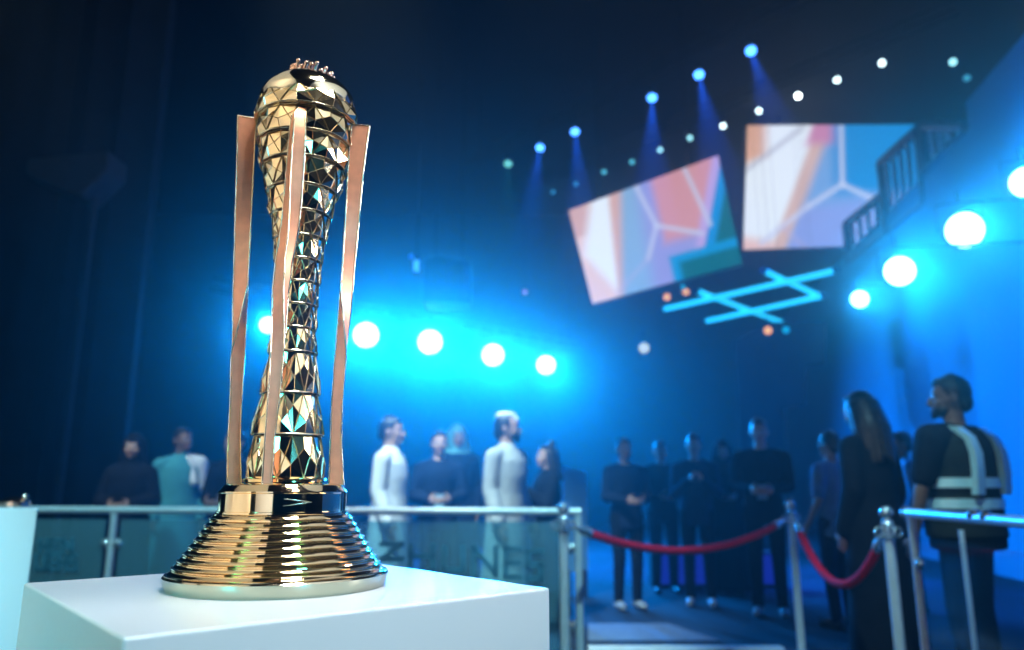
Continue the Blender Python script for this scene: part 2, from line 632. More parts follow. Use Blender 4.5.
# crown, tilted a little to the right
crown = MB()
cr = rt(70, 18.5)
zc = zt(84)
tilt = M.Rotation(R(7), 3, 'Y')
NSP = 26
ring = [V((cr * cos(2 * pi * k / 48), cr * sin(2 * pi * k / 48), .002)) for k in range(48)]
crown.tube([tilt @ p + V((.002, 0, zc + .003)) for p in ring], .0036, 8, closed=True)
for k in range(NSP):
    a = 2 * pi * k / NSP
    h = (.010, .015, .008, .013)[k % 4] + random.uniform(-.002, .002)
    lean = 1.10
    p0 = V((cr * cos(a), cr * sin(a), .001)); p1 = V((cr * lean * cos(a + .1), cr * lean * sin(a + .1), h + .001))
    p0, p1 = tilt @ p0 + V((.002, 0, zc + .003)), tilt @ p1 + V((.002, 0, zc + .003))
    crown.tube([p0, p0.lerp(p1, .5), p1], [.0036, .0028, .0021], 6)
    crown.ball(p1, .0031, 8)
    if k % 2 == 0:
        q = tilt @ V((cr * .7 * cos(a + .2), cr * .7 * sin(a + .2), h * .8)) + V((.002, 0, zc + .003))
        crown.tube([p1, q], .0012, 6)
        crown.ball(q, .0026, 8)
crown.ball(tilt @ V((0, 0, .001)) + V((.002, 0, zc)), (cr, cr, .006), 24)
crown.build('crown', ROSE, trophy, smooth=40)

# ribbons: twisted three sided bars with gold edges
RIB = {
    'left': (0.0, [(118, 238.5, 256), (150, 238, 254), (180, 237, 252.5), (210, 236, 251), (240, 235, 250), (270, 234.3, 248.5), (300, 233, 247), (330, 233, 245.5),
                   (360, 232, 244), (400, 231, 241.5), (430, 229.5, 240), (455, 228, 240), (485, 228, 241)]),
    'right': (0.0, [(126, 352, 369), (150, 349.5, 365.5), (180, 347.5, 362), (210, 346, 359.5), (240, 344, 357), (270, 342, 354), (300, 340, 352), (330, 337.5, 349),
                    (360, 335, 345.5), (400, 332, 342), (430, 331, 341), (455, 330, 341.5), (485, 329, 343)]),
    'front': (-1.0, [(104, 299, 306), (114, 292, 305), (130, 290, 305), (160, 287.5, 304), (200, 284, 301), (230, 281, 298), (260, 276, 292), (290, 273, 288), (330, 272, 285),
                     (370, 270, 282), (400, 268, 279), (440, 265, 274), (487, 262, 271.5)]),
}
FR = [(100, 36), (112, 50), (130, 54), (200, 52), (300, 48), (400, 50), (487, 52)]
vdir = V((TX, TY, 0)).normalized(); sdir = V((vdir.y, -vdir.x, 0))
proto_rib = None
for key, (dep, tab) in RIB.items():
    v0, v1 = tab[0][0], tab[-1][0]
    n = 70
    cen, wid = [], []
    for i in range(n + 1):
        v = v0 + (v1 - v0) * i / n
        xl = interp([(a, b) for a, b, c in tab], v); xr_ = interp([(a, c) for a, b, c in tab], v)
        yy = TY
        if dep:
            rr = rt(v, interp(FR, v))
            yy = TY - rr * vdir.y
        p = CAM + ray((xl + xr_) / 2, v) * (yy / ray((xl + xr_) / 2, v).y)
        cen.append(V((p.x - TX, p.y - TY, p.z - PZ)))
        wid.append((xr_ - xl) * mpp(p.x, p.y, p.z))
    bot_z = ztop - .0015
    cen[-1].z = bot_z
    rb = MB(); eg = MB()
    rows = []
    tw0, tw1 = {'left': (R(8), R(-122)), 'right': (R(-8), R(122)), 'front': (R(150), R(100))}[key]
    for i in range(n + 1):
        t = i / n
        s_ = max(0, min(1, (t - .10) / .75)); s_ = s_ * s_ * (3 - 2 * s_)
        ang = tw0 + tw1 * s_
        wv = wid[i]
        c = cen[i]
        row = []
        # flat triangle: two corners a width apart and a low apex
        base_pts = [(.52, -.12), (-.52, -.12), (0.0, .34)]
        ex = [x * cos(ang) - y * sin(ang) for x, y in base_pts]
        span = max(ex) - min(ex)
        mid = (max(ex) + min(ex)) / 2
        for (x, y) in base_pts:
            lx = ((x * cos(ang) - y * sin(ang)) - mid) * wv / span
            ly = (x * sin(ang) + y * cos(ang)) * wv * .9
            row.append(c + sdir * lx + vdir * ly)
        rows.append(row)
    vsr = [p for r_ in rows for p in r_]
    fsr = []
    for i in range(n):
        for k in range(3):
            k2 = (k + 1) % 3
            fsr.append((i * 3 + k, i * 3 + k2, i * 3 + 3 + k2, i * 3 + 3 + k))
    fsr += [(2, 1, 0), (n * 3, n * 3 + 1, n * 3 + 2)]
    rb.add(vsr, fsr)
    ro = rb.build('ribbon', COPPER, trophy, smooth=30)
    for k in range(3):
        eg.tube([r_[k] for r_ in rows], .0011, 6)
    for r_ in (rows[0], rows[-1]):
        for k in range(3):
            eg.tube([r_[k], r_[(k + 1) % 3]], .0009, 6)
    tag(eg.build('ribbon_edge', GOLD_EDGE, ro, smooth=60), 'gold edge line')

# the small award at the left edge
aw_p = at(-2, 508, Y2 + .12)
award = thing('small_award', 'small golden award with a round knob on the plinth at the left edge', 'trophy', (aw_p.x, Y2 + .2, P2Z))
sc_ = Y2 / F
b = MB(); b.lathe([(sc_ * 14, 0), (sc_ * 15, .002), (sc_ * 15, sc_ * 5), (sc_ * 13, sc_ * 7), (sc_ * 9, sc_ * 9), (sc_ * 6, sc_ * 10.5)], 40)
b.build('base', ROSE, award, smooth=30)
b = MB(); b.ball((sc_ * 12.5, -.01, sc_ * 10.5), sc_ * 3.4, 20)
b.build('knob', GOLD_PALE, award, smooth=180)

# ------------------------------------------------------------------ glass barriers
def post_mb(x, z0, z1, r=.022):
    b = MB(); b.tube([(x, 0, z0), (x, 0, (z0 + z1) / 2), (x, 0, z1)], r, 14); return b


def barrier_frame(a, b):
    d = (b - a); ang = atan2(d.y, d.x)
    return ang, d.length


YL, YR = 5.25, 4.72
A = at(-60, 508.5, YL); Bp = at(578, 513, YR)
railz = (A.z + Bp.z) / 2
a0 = V((A.x, YL, 0)); b0 = V((Bp.x, YR, 0))
ang, L = barrier_frame(a0, b0)
bar = thing('glass_barrier', 'long glass barrier with steel rail behind the golden trophy', 'barrier', a0, ang)


def along(u):                   # distance along this barrier where column u shows
    d = ray(u, 520)
    nrm = V((-(b0 - a0).y, (b0 - a0).x, 0))
    p = CAM + d * ((a0 - CAM).dot(nrm) / d.dot(nrm))
    return (V((p.x, p.y, 0)) - a0).dot((b0 - a0).normalized())


b = MB(); b.tube([(-.05, 0, railz), (L / 2, 0, railz), (L + .02, 0, railz)], .024, 14); b.build('top_rail', STEEL, bar, smooth=60)
xs = [along(114), along(330), L]
for x in xs:
    p = post_mb(x, 0, railz - .015).build('post', STEEL, bar, smooth=60)
    for zc_ in (railz - .21, .33):
        for sx in ((-1, 1) if x < L - .01 else (-1,)):
            c = MB(); c.ball((x + sx * .045, 0, zc_), (.034, .026, .032), 16); c.tube([(x, 0, zc_), (x + sx * .05, 0, zc_)], .014, 10)
            c.build('glass_clamp', CHROME, p, smooth=60)
    f_ = MB(); f_.lathe([(.06, 0), (.06, .008), (.03, .014)], 24, (x, 0, 0)); f_.build('foot_plate', STEEL, p, smooth=40)
prev = -.02
glass_spans = []
for x in xs:
    g = MB(); g.box(((prev + x) / 2 + .0, 0, (.12 + railz - .06) / 2), (x - prev - .11, .012, railz - .06 - .12))
    go = g.build('glass_panel', GLASS, bar)
    glass_spans.append((prev + .055, x - .055, go))
    prev = x

# dark printed lettering on the glass (too blurred to read: stroke shapes as they look)
def strokes(parent, segs, u0, v0, su, sv, thick, name):
    mbk = MB()
    nrm = V((-(b0 - a0).y, (b0 - a0).x, 0))
    dirv = (b0 - a0).normalized()

    def loc(u, v):
        d = ray(u, v); p = CAM + d * ((a0 - CAM).dot(nrm) / d.dot(nrm))
        return V(((V((p.x, p.y, 0)) - a0).dot(dirv), -.009, p.z))
    for (x0, y0, x1, y1) in segs:
        p, q = loc(u0 + x0 * su, v0 + y0 * sv), loc(u0 + x1 * su, v0 + y1 * sv)
        t = (q - p).normalized(); s_ = V((-t.z, 0, t.x)) * thick
        e_ = t * thick
        mbk.slab([p - e_ + s_, p - e_ - s_, q + e_ - s_, q + e_ + s_], (0, .002, 0))
    return mbk.build(name, PRINT, parent)


ZS = [(0, 0, 1, 0), (1, 0, 0, 1), (0, 1, 1, 1)]
US = [(0, 0, 0, 1), (0, 1, 1, 1), (1, 1, 1, 0)]
HS = [(0, 0, 0, 1), (1, 0, 1, 1), (0, .5, 1, .5)]
NS_ = [(0, 1, 0, 0), (0, 0, 1, 1), (1, 1, 1, 0)]
ES = [(0, 0, 0, 1), (0, 0, 1, 0), (0, .5, .9, .5), (0, 1, 1, 1)]
SS = [(1, 0, 0, 0), (0, 0, 0, .5), (0, .5, 1, .5), (1, .5, 1, 1), (1, 1, 0, 1)]
word = []
for (gl_, u_, v_, w_, h_) in ((ZS, 382, 544, 20, 15), (HS, 411, 546, 22, 20), (US, 445, 548, 18, 22), (NS_, 474, 548, 22, 26), (ES, 506, 549, 14, 28), (SS, 528, 551, 13, 28)):
    word += [(u_ + a * w_, v_ + b_ * h_, u_ + c * w_, v_ + d * h_) for a, b_, c, d in gl_]
strokes(glass_spans[2][2], word, 0, 0, 1, 1, .016, 'lettering')
word = []
for (gl_, u_, v_, w_, h_) in ((HS, 41, 540, 7, 12), (ES, 52, 540, 8, 12), (NS_, 64, 540, 9, 12), (US, 37, 556, 8, 13), (ES, 49, 556, 8, 13), (HS, 60, 556, 7, 13), (SS, 70, 556, 7, 13)):
    word += [(u_ + a * w_, v_ + b_ * h_, u_ + c * w_, v_ + d * h_) for a, b_, c, d in gl_]
strokes(glass_spans[0][2], word, 0, 0, 1, 1, .013, 'lettering')

# right hand barrier, running away from the camera
YA, YB = 3.6, 2.55
A2, B2 = at(909, 513.5, YA), at(1040, 523, YB)
rz2 = (A2.z + B2.z) / 2
a2 = V((A2.x, YA, 0)); b2 = V((B2.x, YB, 0))
ang2, L2 = barrier_frame(a2, b2)
bar2 = thing('glass_barrier', 'steel railed barrier at the right edge in front of the guard', 'barrier', a2, ang2)
b = MB(); b.tube([(-.03, 0, rz2), (L2 / 2, 0, rz2), (L2 + .6, 0, rz2)], .021, 14); b.build('top_rail', STEEL, bar2, smooth=60)
b = MB(); b.ball((-.03, 0, rz2), .027, 16); b.build('rail_end_cap', CHROME, bar2, smooth=180)
for x in (0.02, L2 + .55):
    p = post_mb(x, 0, rz2 - .01, .017).build('post', STEEL, bar2, smooth=60)
    c = MB(); c.ball((x + .04, 0, rz2 - .22), (.026, .02, .026), 14); c.tube([(x, 0, rz2 - .22), (x + .04, 0, rz2 - .22)], .012, 10); c.build('glass_clamp', CHROME, p, smooth=60)
for x in (.62, .72):
    c = MB(); c.ball((x, -.004, rz2 + .012), (.03, .024, .022), 14); c.build('rail_joint', CHROME, bar2, smooth=180)
g = MB(); g.box(((.08 + L2 + .5) / 2, 0, (.12 + rz2 - .1) / 2), (L2 + .42, .012, rz2 - .1 - .12))
GLASS2 = glass_mat('clear_glass', (0.9, 0.96, 0.98), 0.015, 0.04)
g.build('glass_panel', GLASS2, bar2)
# a slim post further back
sp = at(961, 530, 3.8)
slim = thing('slim_post', 'thin dim steel post standing just beyond the right barrier', 'post', (sp.x, 3.8, 0))
b = MB(); b.tube([(0, 0, 0), (0, 0, .5), (0, 0, sp.z)], .012, 12); b.build('pole', STEEL, slim, smooth=60)
b = MB(); b.lathe([(.1, 0), (.1, .01), (.03, .02)], 28); b.build('foot_plate', BLACK, slim, smooth=40)

# ------------------------------------------------------------------ stanchions and velvet ropes
def stanchion(label, x, y, h, r=.026, rz=0):
    root = thing('rope_stanchion', label, 'stanchion', (x, y, 0), rz, 'chrome rope stanchions')
    b = MB(); b.lathe([(.16, 0), (.16, .012), (.13, .026), (.06, .04), (.03, .05)], 40); b.build('base', CHROME, root, smooth=40)
    hp = h - .07
    b = MB(); b.tube([(0, 0, .04), (0, 0, .5), (0, 0, hp)], r, 18); b.build('pole', STEEL, root, smooth=60)
    b = MB(); b.lathe([(r * 1.1, hp - .09), (r * 1.35, hp - .085), (r * 1.35, hp - .02), (r * 1.1, hp - .015), (r * .8, hp + .005), (r * .7, hp + .02)], 24)
    b.build('collar', CHROME, root, smooth=40)
    for k in range(4):
        a = k * pi / 2
        rg = MB()
        c = V((cos(a), sin(a), 0)) * (r + .022) + V((0, 0, hp - .055))
        pts = [c + V((cos(a) * cos(t) * .02, sin(a) * cos(t) * .02, sin(t) * .022)) for t in [2 * pi * j / 14 for j in range(14)]]
        rg.tube(pts, .006, 8, closed=True)
        rg.build('hook_ring', CHROME, root, smooth=60)
    b = MB(); b.ball((0, 0, h - .03), .034, 24); b.build('ball_finial', CHROME, root, smooth=180)
    return V((x, y, hp - .055))


pA = at(563.5, 520, 4.45); pB = at(792, 520, 5.45); pC = at(887, 520, 4.0)
hA = at(565, 503, 4.45).z; hB = at(791, 500, 5.45).z; hC = at(885, 507, 4.0).z
kA = stanchion('chrome rope stanchion at the end of the long glass barrier', pA.x, 4.45, hA)
kB = stanchion('chrome rope stanchion in the middle where both red ropes meet', pB.x, 5.45, hB)
kC = stanchion('chrome rope stanchion nearest the camera, right end of the short red rope', pC.x, 4.0, hC)


def rope(label, p, q, sag, r):
    d = (q - p); dh = V((d.x, d.y, 0)).normalized()
    p2 = p + dh * .05; q2 = q - dh * .05
    root = thing('velvet_rope', label, 'rope', (p2 + q2) / 2, 0, 'red velvet ropes')
    o = V(root.location)
    pts = []
    n = 40
    for i in range(n + 1):
        t = i / n
        c = p2.lerp(q2, t) - V((0, 0, sag * (1 - (2 * t - 1) ** 2)))
        pts.append(c - o)
    b = MB(); b.tube(pts[2:-2], r, 14); b.build('rope', ROPE, root, smooth=60)
    for s_ in (pts[:4], pts[-4:][::-1]):
        h = MB(); h.tube([s_[0], s_[1], s_[2], s_[3]], [r * .35, r * .5, r * 1.15, r * 1.15], 12)
        h.build('snap_hook', CHROME, root, smooth=60)


rope('long red velvet rope sagging between the left and middle stanchions', kA, kB, .175, .024)
rope('short red velvet rope sagging between the middle and right stanchions', kB, kC, .34, .024)

# ------------------------------------------------------------------ floor marks
q = [onz(588, 624, .0), onz(668, 624, .0), onz(720, 641, .0), onz(588, 641, .0)]
mb = MB(); mb.slab([(p.x, p.y, .0) for p in q], (0, 0, .006)); tag(mb.build('floor_mat', MATM), 'grey mat lying on the dark floor beside the end of the glass barrier', 'mat')
q0, q1 = onz(588, 652, 0), onz(782, 652, 0)
mb = MB(); mb.box(((q0.x + q1.x) / 2, q0.y - .02, .02), (q1.x - q0.x, .09, .04)); tag(mb.build('step_edge', WHITE, bevel=.006), 'white edging strip on the floor in front of the long red rope', 'edging')

# ------------------------------------------------------------------ stage set behind the crowd
mb = MB()
Ys = 13.8
poly = [(735, 340), (770, 322), (826, 322), (826, 362), (806, 364), (806, 404), (784, 406), (784, 446), (770, 448)]
pts = [at(u, v, Ys) for u, v in poly]
pts.append(V((pts[-1].x, Ys, 0))); pts.append(V((pts[0].x, Ys, 0)))
mb.slab(pts, V((at(735, 400, Ys).x, Ys, 0)).normalized() * .5)
tag(mb.build('stage_set', mat('stage_set_paint', (.012, .03, .055), .9, 0, .2, 2, spec=.1)), 'tall dark stepped stage set rising behind the crowd', 'stage set')
lp = at(652, 590, 9.2)
lp2 = at(782, 552, 9.2)
mb = MB(); mb.box(((lp.x + lp2.x) / 2, 9.3, lp2.z / 2), (lp2.x - lp.x, .25, lp2.z)); 
root = thing('led_board', 'low dark board glowing deep blue behind the legs of the crowd', 'screen', (0, 0, 0))
mb.build('case', BLACK, root)
LEDB = mat('led_blue', (.01, .02, .1), .4, 0, .1, 6, emit=(.02, .06, 1.0), estr=.28)
mb = MB(); mb.box(((lp.x + lp2.x) / 2, 9.165, (lp.z + lp2.z) / 2 + .02), (lp2.x - lp.x - .06, .02, lp2.z - lp.z - .1)); mb.build('screen_face', LEDB, root)
# blue free standing board behind the dark haired woman
bp0, bp1 = at(563, 466, 8.4), at(586, 472, 8.4)
root = thing('display_board', 'plain blue board standing behind the dark haired woman', 'board', (bp0.x, 8.4, 0))
o_ = V(root.location)
mb = MB(); mb.slab([V((0, 0, .25)), V((bp1.x - bp0.x, 0, .25)), V((bp1.x - bp0.x, 0, bp1.z)), V((0, 0, bp0.z))], (0, .05, 0)); mb.build('panel', mat('board_blue', (.10, .32, .60), .6, 0, .06, 4), root)
for x in (.02, bp1.x - bp0.x - .06):
    mb = MB(); mb.box((x + .02, .025, .14), (.04, .3, .28)); mb.build('foot', BLACK, root)
# speaker stack hung on the left of centre
sp0, sp1 = at(424, 256, 13.2), at(470, 302, 13.2)
root = thing('hanging_loudspeaker', 'dark loudspeaker box hung above the row of bright lamps', 'loudspeaker', ((sp0.x + sp1.x) / 2, 13.2, (sp0.z + sp1.z) / 2))
w_, h_ = sp1.x - sp0.x, sp0.z - sp1.z
SPK = mat('speaker_black', (.02, .03, .05), .6, 0, .2, 8)
mb = MB(); mb.slab([(-w_ / 2, 0, -h_ / 2), (w_ / 2, 0, -h_ / 2), (w_ / 2, 0, h_ * .38), (-w_ * .2, 0, h_ / 2), (-w_ / 2, 0, h_ * .42)], (0, .7, 0)); mb.build('cabinet', SPK, root, bevel=.02)
mb = MB(); mb.box((w_ * .42, -.03, -.02), (w_ * .12, .05, h_ * .8)); mb.build('side_grille', NAVY, root)
for x in (-.25, .25):
    mb = MB(); mb.tube([(x, .35, h_ * .35), (x, .35, CEIL - root.location.z)], .01, 8); mb.build('hanging_cable', BLACK, root)
for (u, v, du, dv, lab) in ((417, 265, 5, 9, 'upright'),):
    c = at(u, v, 13.0)
    root = thing('hanging_lamp', 'small dim blue lamp hung left of the loudspeaker box', 'lamp', c, 0)
    k = 13.0 / F
    mb = MB(); mb.box((0, 0, 0), (du * k * 1.4, .16, dv * k * 2)); mb.build('housing', NAVY, root, bevel=.01)
    mb = MB(); mb.box((0, -.09, -dv * k * .25), (du * k * 1.1, .03, dv * k * 1.3)); mb.build('lens', mat('lens_pale_blue', (.1, .3, .6), .3, 0, .05, 10, emit=(.08, .45, 1), estr=1.1, sample=False), root)
    mb = MB(); mb.ball((-du * k * 1.1, -.05, dv * k * .9), du * k * .55, 14); mb.build('knob', mat('lens_blue_dim', (.05, .2, .5), .3, 0, .05, 10, emit=(.02, .18, .9), estr=.6, sample=False), root, smooth=180)
    mb = MB(); mb.tube([(0, 0, dv * k), (0, 0, CEIL - c.z)], .012, 8); mb.build('hanging_rod', BLACK, root)
# faint loudspeaker on a pole in the dark at the left
sp0, sp1 = at(28, 150, 7.5), at(104, 196, 7.5)
root = thing('pole_loudspeaker', 'faint dark loudspeaker on a tall pole against the black drape at left', 'loudspeaker', (at(83, 200, 7.5).x, 7.5, 0))
DK = mat('speaker_grey', (.05, .06, .07), .6, 0, .15, 8)
ox = root.location.x
mb = MB(); mb.slab([(sp0.x - ox, 0, sp1.z + .25), (sp1.x - ox - .25, 0, sp1.z), (sp1.x - ox, 0, sp1.z + .3), (sp1.x - ox, 0, sp0.z), (sp0.x - ox, 0, sp0.z - .1)], (0, .4, 0)); mb.build('cabinet', DK, root, bevel=.03)
mb = MB(); mb.tube([(0, .2, 0), (0, .2, 2), (0, .2, sp1.z + .1)], .04, 12); mb.build('pole', DK, root, smooth=60)
mb = MB(); mb.lathe([(.4, 0), (.4, .03), (.06, .08)], 28, (0, .2, 0)); mb.build('base', DK, root, smooth=40)

# balcony railing on the lower top edge of the side wall
root = thing('stair_railing', 'stepped slatted railing climbing along the lit side wall', 'railing', onwall(900, 190))
o_ = V(root.location)


def wq(u, v):
    return onwall(u, v, -.05) - o_


def quad_lerp(q, s, t):
    return q[0].lerp(q[1], s).lerp(q[3].lerp(q[2], s), t)


for (quad, ns) in (([(846, 224), (883, 195), (885, 234), (850, 264)], 4), ([(881, 163), (921, 127), (926, 203), (889, 233)], 5), ([(924, 126), (966, 126), (967, 132), (930, 168)], 4)):
    q = [wq(*p) for p in quad]
    fr = MB()
    for i in range(4):
        fr.tube([q[i], q[(i + 1) % 4]], .09 if i in (0, 3, 1) else .08, 6)
    if ns == 5:
        fr.tube([q[1], wq(928, 172)], .12, 6)
    panel = fr.build('railing_frame', NAVY, root)
    for k in range(ns):
        s = (k + .7) / (ns + .4)
        a_, b_ = quad_lerp(q, s, .06), quad_lerp(q, s, .94)
        mb = MB(); mb.tube([a_, b_], .045, 6); mb.build('slat', SLAT, panel)
# stair flight behind the railing (sloping stringer on the wall)
# ------------------------------------------------------------------ screens
def screen_image(x, y, which):
    # x, y in 0..1 (y up): bands of white, peach, violet and blue with pale branching lines
    def mix(a, b, t):
        t = max(0, min(1, t)); t = t * t * (3 - 2 * t)
        return tuple(p + (q - p) * t for p, q in zip(a, b))
    white, peach, pink, violet, blue = (.76, .84, .92), (.62, .38, .34), (.62, .38, .45), (.27, .29, .62), (.05, .30, .72)
    teal = (.22, .40, .62)
    if which == 1:
        d = x - .06 - (1 - y) * .05
        c = mix(peach if y > .7 else (.75, .55, .52), white, (d + .02 + (0.3 - abs(y - .5)) * .3) / .10)
        c = mix(c, peach, (d - .19 + (1 - y) * .14) / .05)
        c = mix(c, teal, (d - .26 + (1 - y) * .2) / .08)
        c = mix(c, violet, (d - .34 + (1 - y) * .1) / .14)
        if y > .25:
            c = mix(c, (.58, .27, .30), min((x - .52) / .08, (y - .30) / .15))
        edge = 1.10 - .30 * (1 - y)
        c = mix(c, (.45, .34, .66), (x - edge + .16) / .05)
        c = mix(c, (.0, .24, .58), (x - edge + .09) / .03)
        c = mix(c, (.0, .12, .13), (x - edge + .02) / .03)
        if y < .26 and x > .54:
            c = mix(c, (.0, .26, .55), min((x - .54) / .04, (.26 - y) / .04))
            c = mix(c, (.0, .12, .13), min((x - .60) / .04, (.18 - y) / .04))
        lines = [((.46, 1.0), (.53, .56)), ((.53, .56), (.43, .28)), ((.53, .56), (.80, .36)), ((.78, 1.0), (.86, .42)), ((.43, .28), (.18, .04))]
        lc = (.50, .55, .72)
    else:
        d = x - .0 - (y - .0) * .26
        c = mix(white, white, 0)
        c = mix(c, (.68, .38, .26), min((.16 - x) / .1, (y - .62 - x * .6) / .12))
        c = mix(c, (.75, .50, .45), (.16 - y - x * .3) / .12)
        c = mix(c, (.62, .42, .36), (d - .13) / .05)
        c = mix(c, (.16, .34, .66), (d - .20) / .08)
        if y > .72:
            c = mix(c, (.55, .22, .40), min((d - .10) / .06, (.68 - x) / .10, (y - .78) / .12))
        c = mix(c, (.01, .24, .62), min((x - .46) / .1, (y - .35) / .15))
        c = mix(c, (.24, .32, .70), min((d - .22) / .05, (.42 - y + (x - .5) * .2) / .15))
        lines = [((.56, 1.0), (.555, .50)), ((.555, .50), (.36, .33)), ((.555, .50), (.75, .36)), ((.36, .33), (.10, .05)), ((.22, .16), (.34, .0)), ((.0, .63), (.33, .98))]
        lc = (.55, .60, .80)
    for i, ((ax, ay), (bx, by)) in enumerate(lines):
        vx, vy = (bx - ax) * 1.5, by - ay
        px, py = (x - ax) * 1.5, y - ay
        t = max(0, min(1, (px * vx + py * vy) / (vx * vx + vy * vy)))
        dd = sqrt((px - vx * t) ** 2 + (py - vy * t) ** 2)
        k = max(0, 1 - dd / .045) * .8
        if which == 2 and i == 5:
            c = mix(c, (.45, .48, .58), k)
        elif i == 4:
            c = mix(c, (.45, .40, .62), k * .6)
        else:
            c = mix(c, lc, k)
    return c


def led_screen(name, label, quad, Ys, which):
    P = [at(u, v, y) for (u, v), y in zip(quad, Ys)]       # TL, TR, BR, BL
    root = thing(name, label, 'screen', sum(P, V()) / 4, 0, 'video screens hung over the stage')
    o = V(root.location)
    P = [p - o for p in P]
    nrm = (P[1] - P[0]).cross(P[3] - P[0]).normalized()
    if nrm.y > 0: nrm = -nrm
    nx, ny = 96, 64
    mbs = MB(); vs_, fs_, cs = [], [], []
    for j in range(ny + 1):
        for i in range(nx + 1):
            s, t = i / nx, j / ny
            vs_.append(quad_lerp(P, s, t) + nrm * .03)
            cs.append(screen_image(s, 1 - t, which))
    for j in range(ny):
        for i in range(nx):
            a = j * (nx + 1) + i
            fs_.append((a, a + 1, a + nx + 2, a + nx + 1))
    mbs.add(vs_, fs_)
    m = bpy.data.materials.new('screen_picture'); m.use_nodes = True
    n2 = m.node_tree; bs = n2.nodes['Principled BSDF']
    bs.inputs['Base Color'].default_value = (.01, .01, .01, 1); bs.inputs['Roughness'].default_value = .6; bs.inputs['Specular IOR Level'].default_value = .08
    va_ = n2.nodes.new('ShaderNodeVertexColor'); va_.layer_name = 'picture'
    n2.links.new(va_.outputs['Color'], bs.inputs['Emission Color']); bs.inputs['Emission Strength'].default_value = SCREEN_STR
    fo = mbs.build('screen_face', m, root)
    att = fo.data.color_attributes.new('picture', 'FLOAT_COLOR', 'POINT')
    for i, c in enumerate(cs):
        att.data[i].color = tuple(c) + (1,)
    cab = MB()
    q2 = [p + (p * .012) for p in P]
    cab.slab(q2, -nrm * .12)
    cab.build('cabinet', BLACK, root)
    for s in (.2, .8):
        c = quad_lerp(P, s, .02) - nrm * .06
        h = MB(); h.tube([c, V((c.x, c.y, CEIL - o.z))], .012, 8); h.build('hanging_cable', BLACK, root)


SCREEN_STR = 1.1
led_screen('hanging_screen', 'tilted video screen on the left with a dark green corner', [(569, 211), (718, 156), (742, 264), (593, 304)], [13.4, 12.6, 12.6, 13.4], 1)
led_screen('hanging_screen', 'level video screen on the right, partly behind the stair railing', [(747, 126), (914, 125), (925, 244), (743, 250)], [17.0, 17.0, 17.0, 17.0], 2)

# ------------------------------------------------------------------ lamps
def truss(label, p, q):
    root = thing('hanging_truss', label, 'truss', p.lerp(q, .5))
    o = V(root.location)
    d = (q - p).normalized(); side = V((-d.y, d.x, 0))
    a, b_ = p - d * 1.2 - o, q + d * 1.2 - o
    for (k, h) in ((-.12, .12), (.12, .12), (0, .33)):
        mb = MB(); mb.tube([a + side * k + V((0, 0, h)), b_ + side * k + V((0, 0, h))], .022, 8); mb.build('chord', BLACK, root, smooth=60)
    L_ = (b_ - a).length; n_ = int(L_ / .5)
    br = MB()
    for i in range(n_):
        s0 = a + d * (L_ * i / n_); s1 = a + d * (L_ * (i + .5) / n_); s2 = a + d * (L_ * (i + 1) / n_)
        for k in (-.12, .12):
            br.tube([s0 + side * k + V((0, 0, .12)), s1 + V((0, 0, .33)), s2 + side * k + V((0, 0, .12))], .01, 6)
    br.build('lattice', BLACK, root)
    for t in (.03, .97):
        c = a.lerp(b_, t)
        mb = MB(); mb.tube([c + V((0, 0, .3)), V((c.x, c.y, CEIL - o.z))], .012, 6); mb.build('hanging_cable', BLACK, root)


def lamp(name, label, group, p, aim, rad, lens_m, length=None, cat='lamp'):
    root = thing(name, label, cat, p, 0, group)
    d = (V(aim) - V(p)).normalized()
    length = length or rad * 2.4
    mb = MB(); mb.lathe([(rad * .75, -length), (rad * .95, -length * .85), (rad * 1.0, -length * .3), (rad * 1.12, -.02), (rad * 1.12, 0.0), (rad * 1.0, .0), (rad * .98, -.015), (0.001, -.016)], 24, (0, 0, 0), 0, True, d)
    mb.build('housing', BLACK, root, smooth=40)
    mb = MB(); mb.lathe([(rad * .97, -.012), (rad * .8, -.004), (rad * .4, .004), (.001, .006)], 24, (0, 0, 0), 0, True, d)
    mb.build('lens', lens_m, root, smooth=60)
    yk = MB()
    s = d.cross(V((0, 0, 1))).normalized() * rad * 1.2
    c = -d * length * .4
    yk.tube([c + s, c + s + V((0, 0, rad * 1.7)), c - s + V((0, 0, rad * 1.7)), c - s], rad * .05, 8)
    yk.tube([c + V((0, 0, rad * 1.7)), c + V((0, 0, rad * 1.7 + .14))], rad * .1, 8)
    yk.build('yoke', BLACK, root)
    return root, d


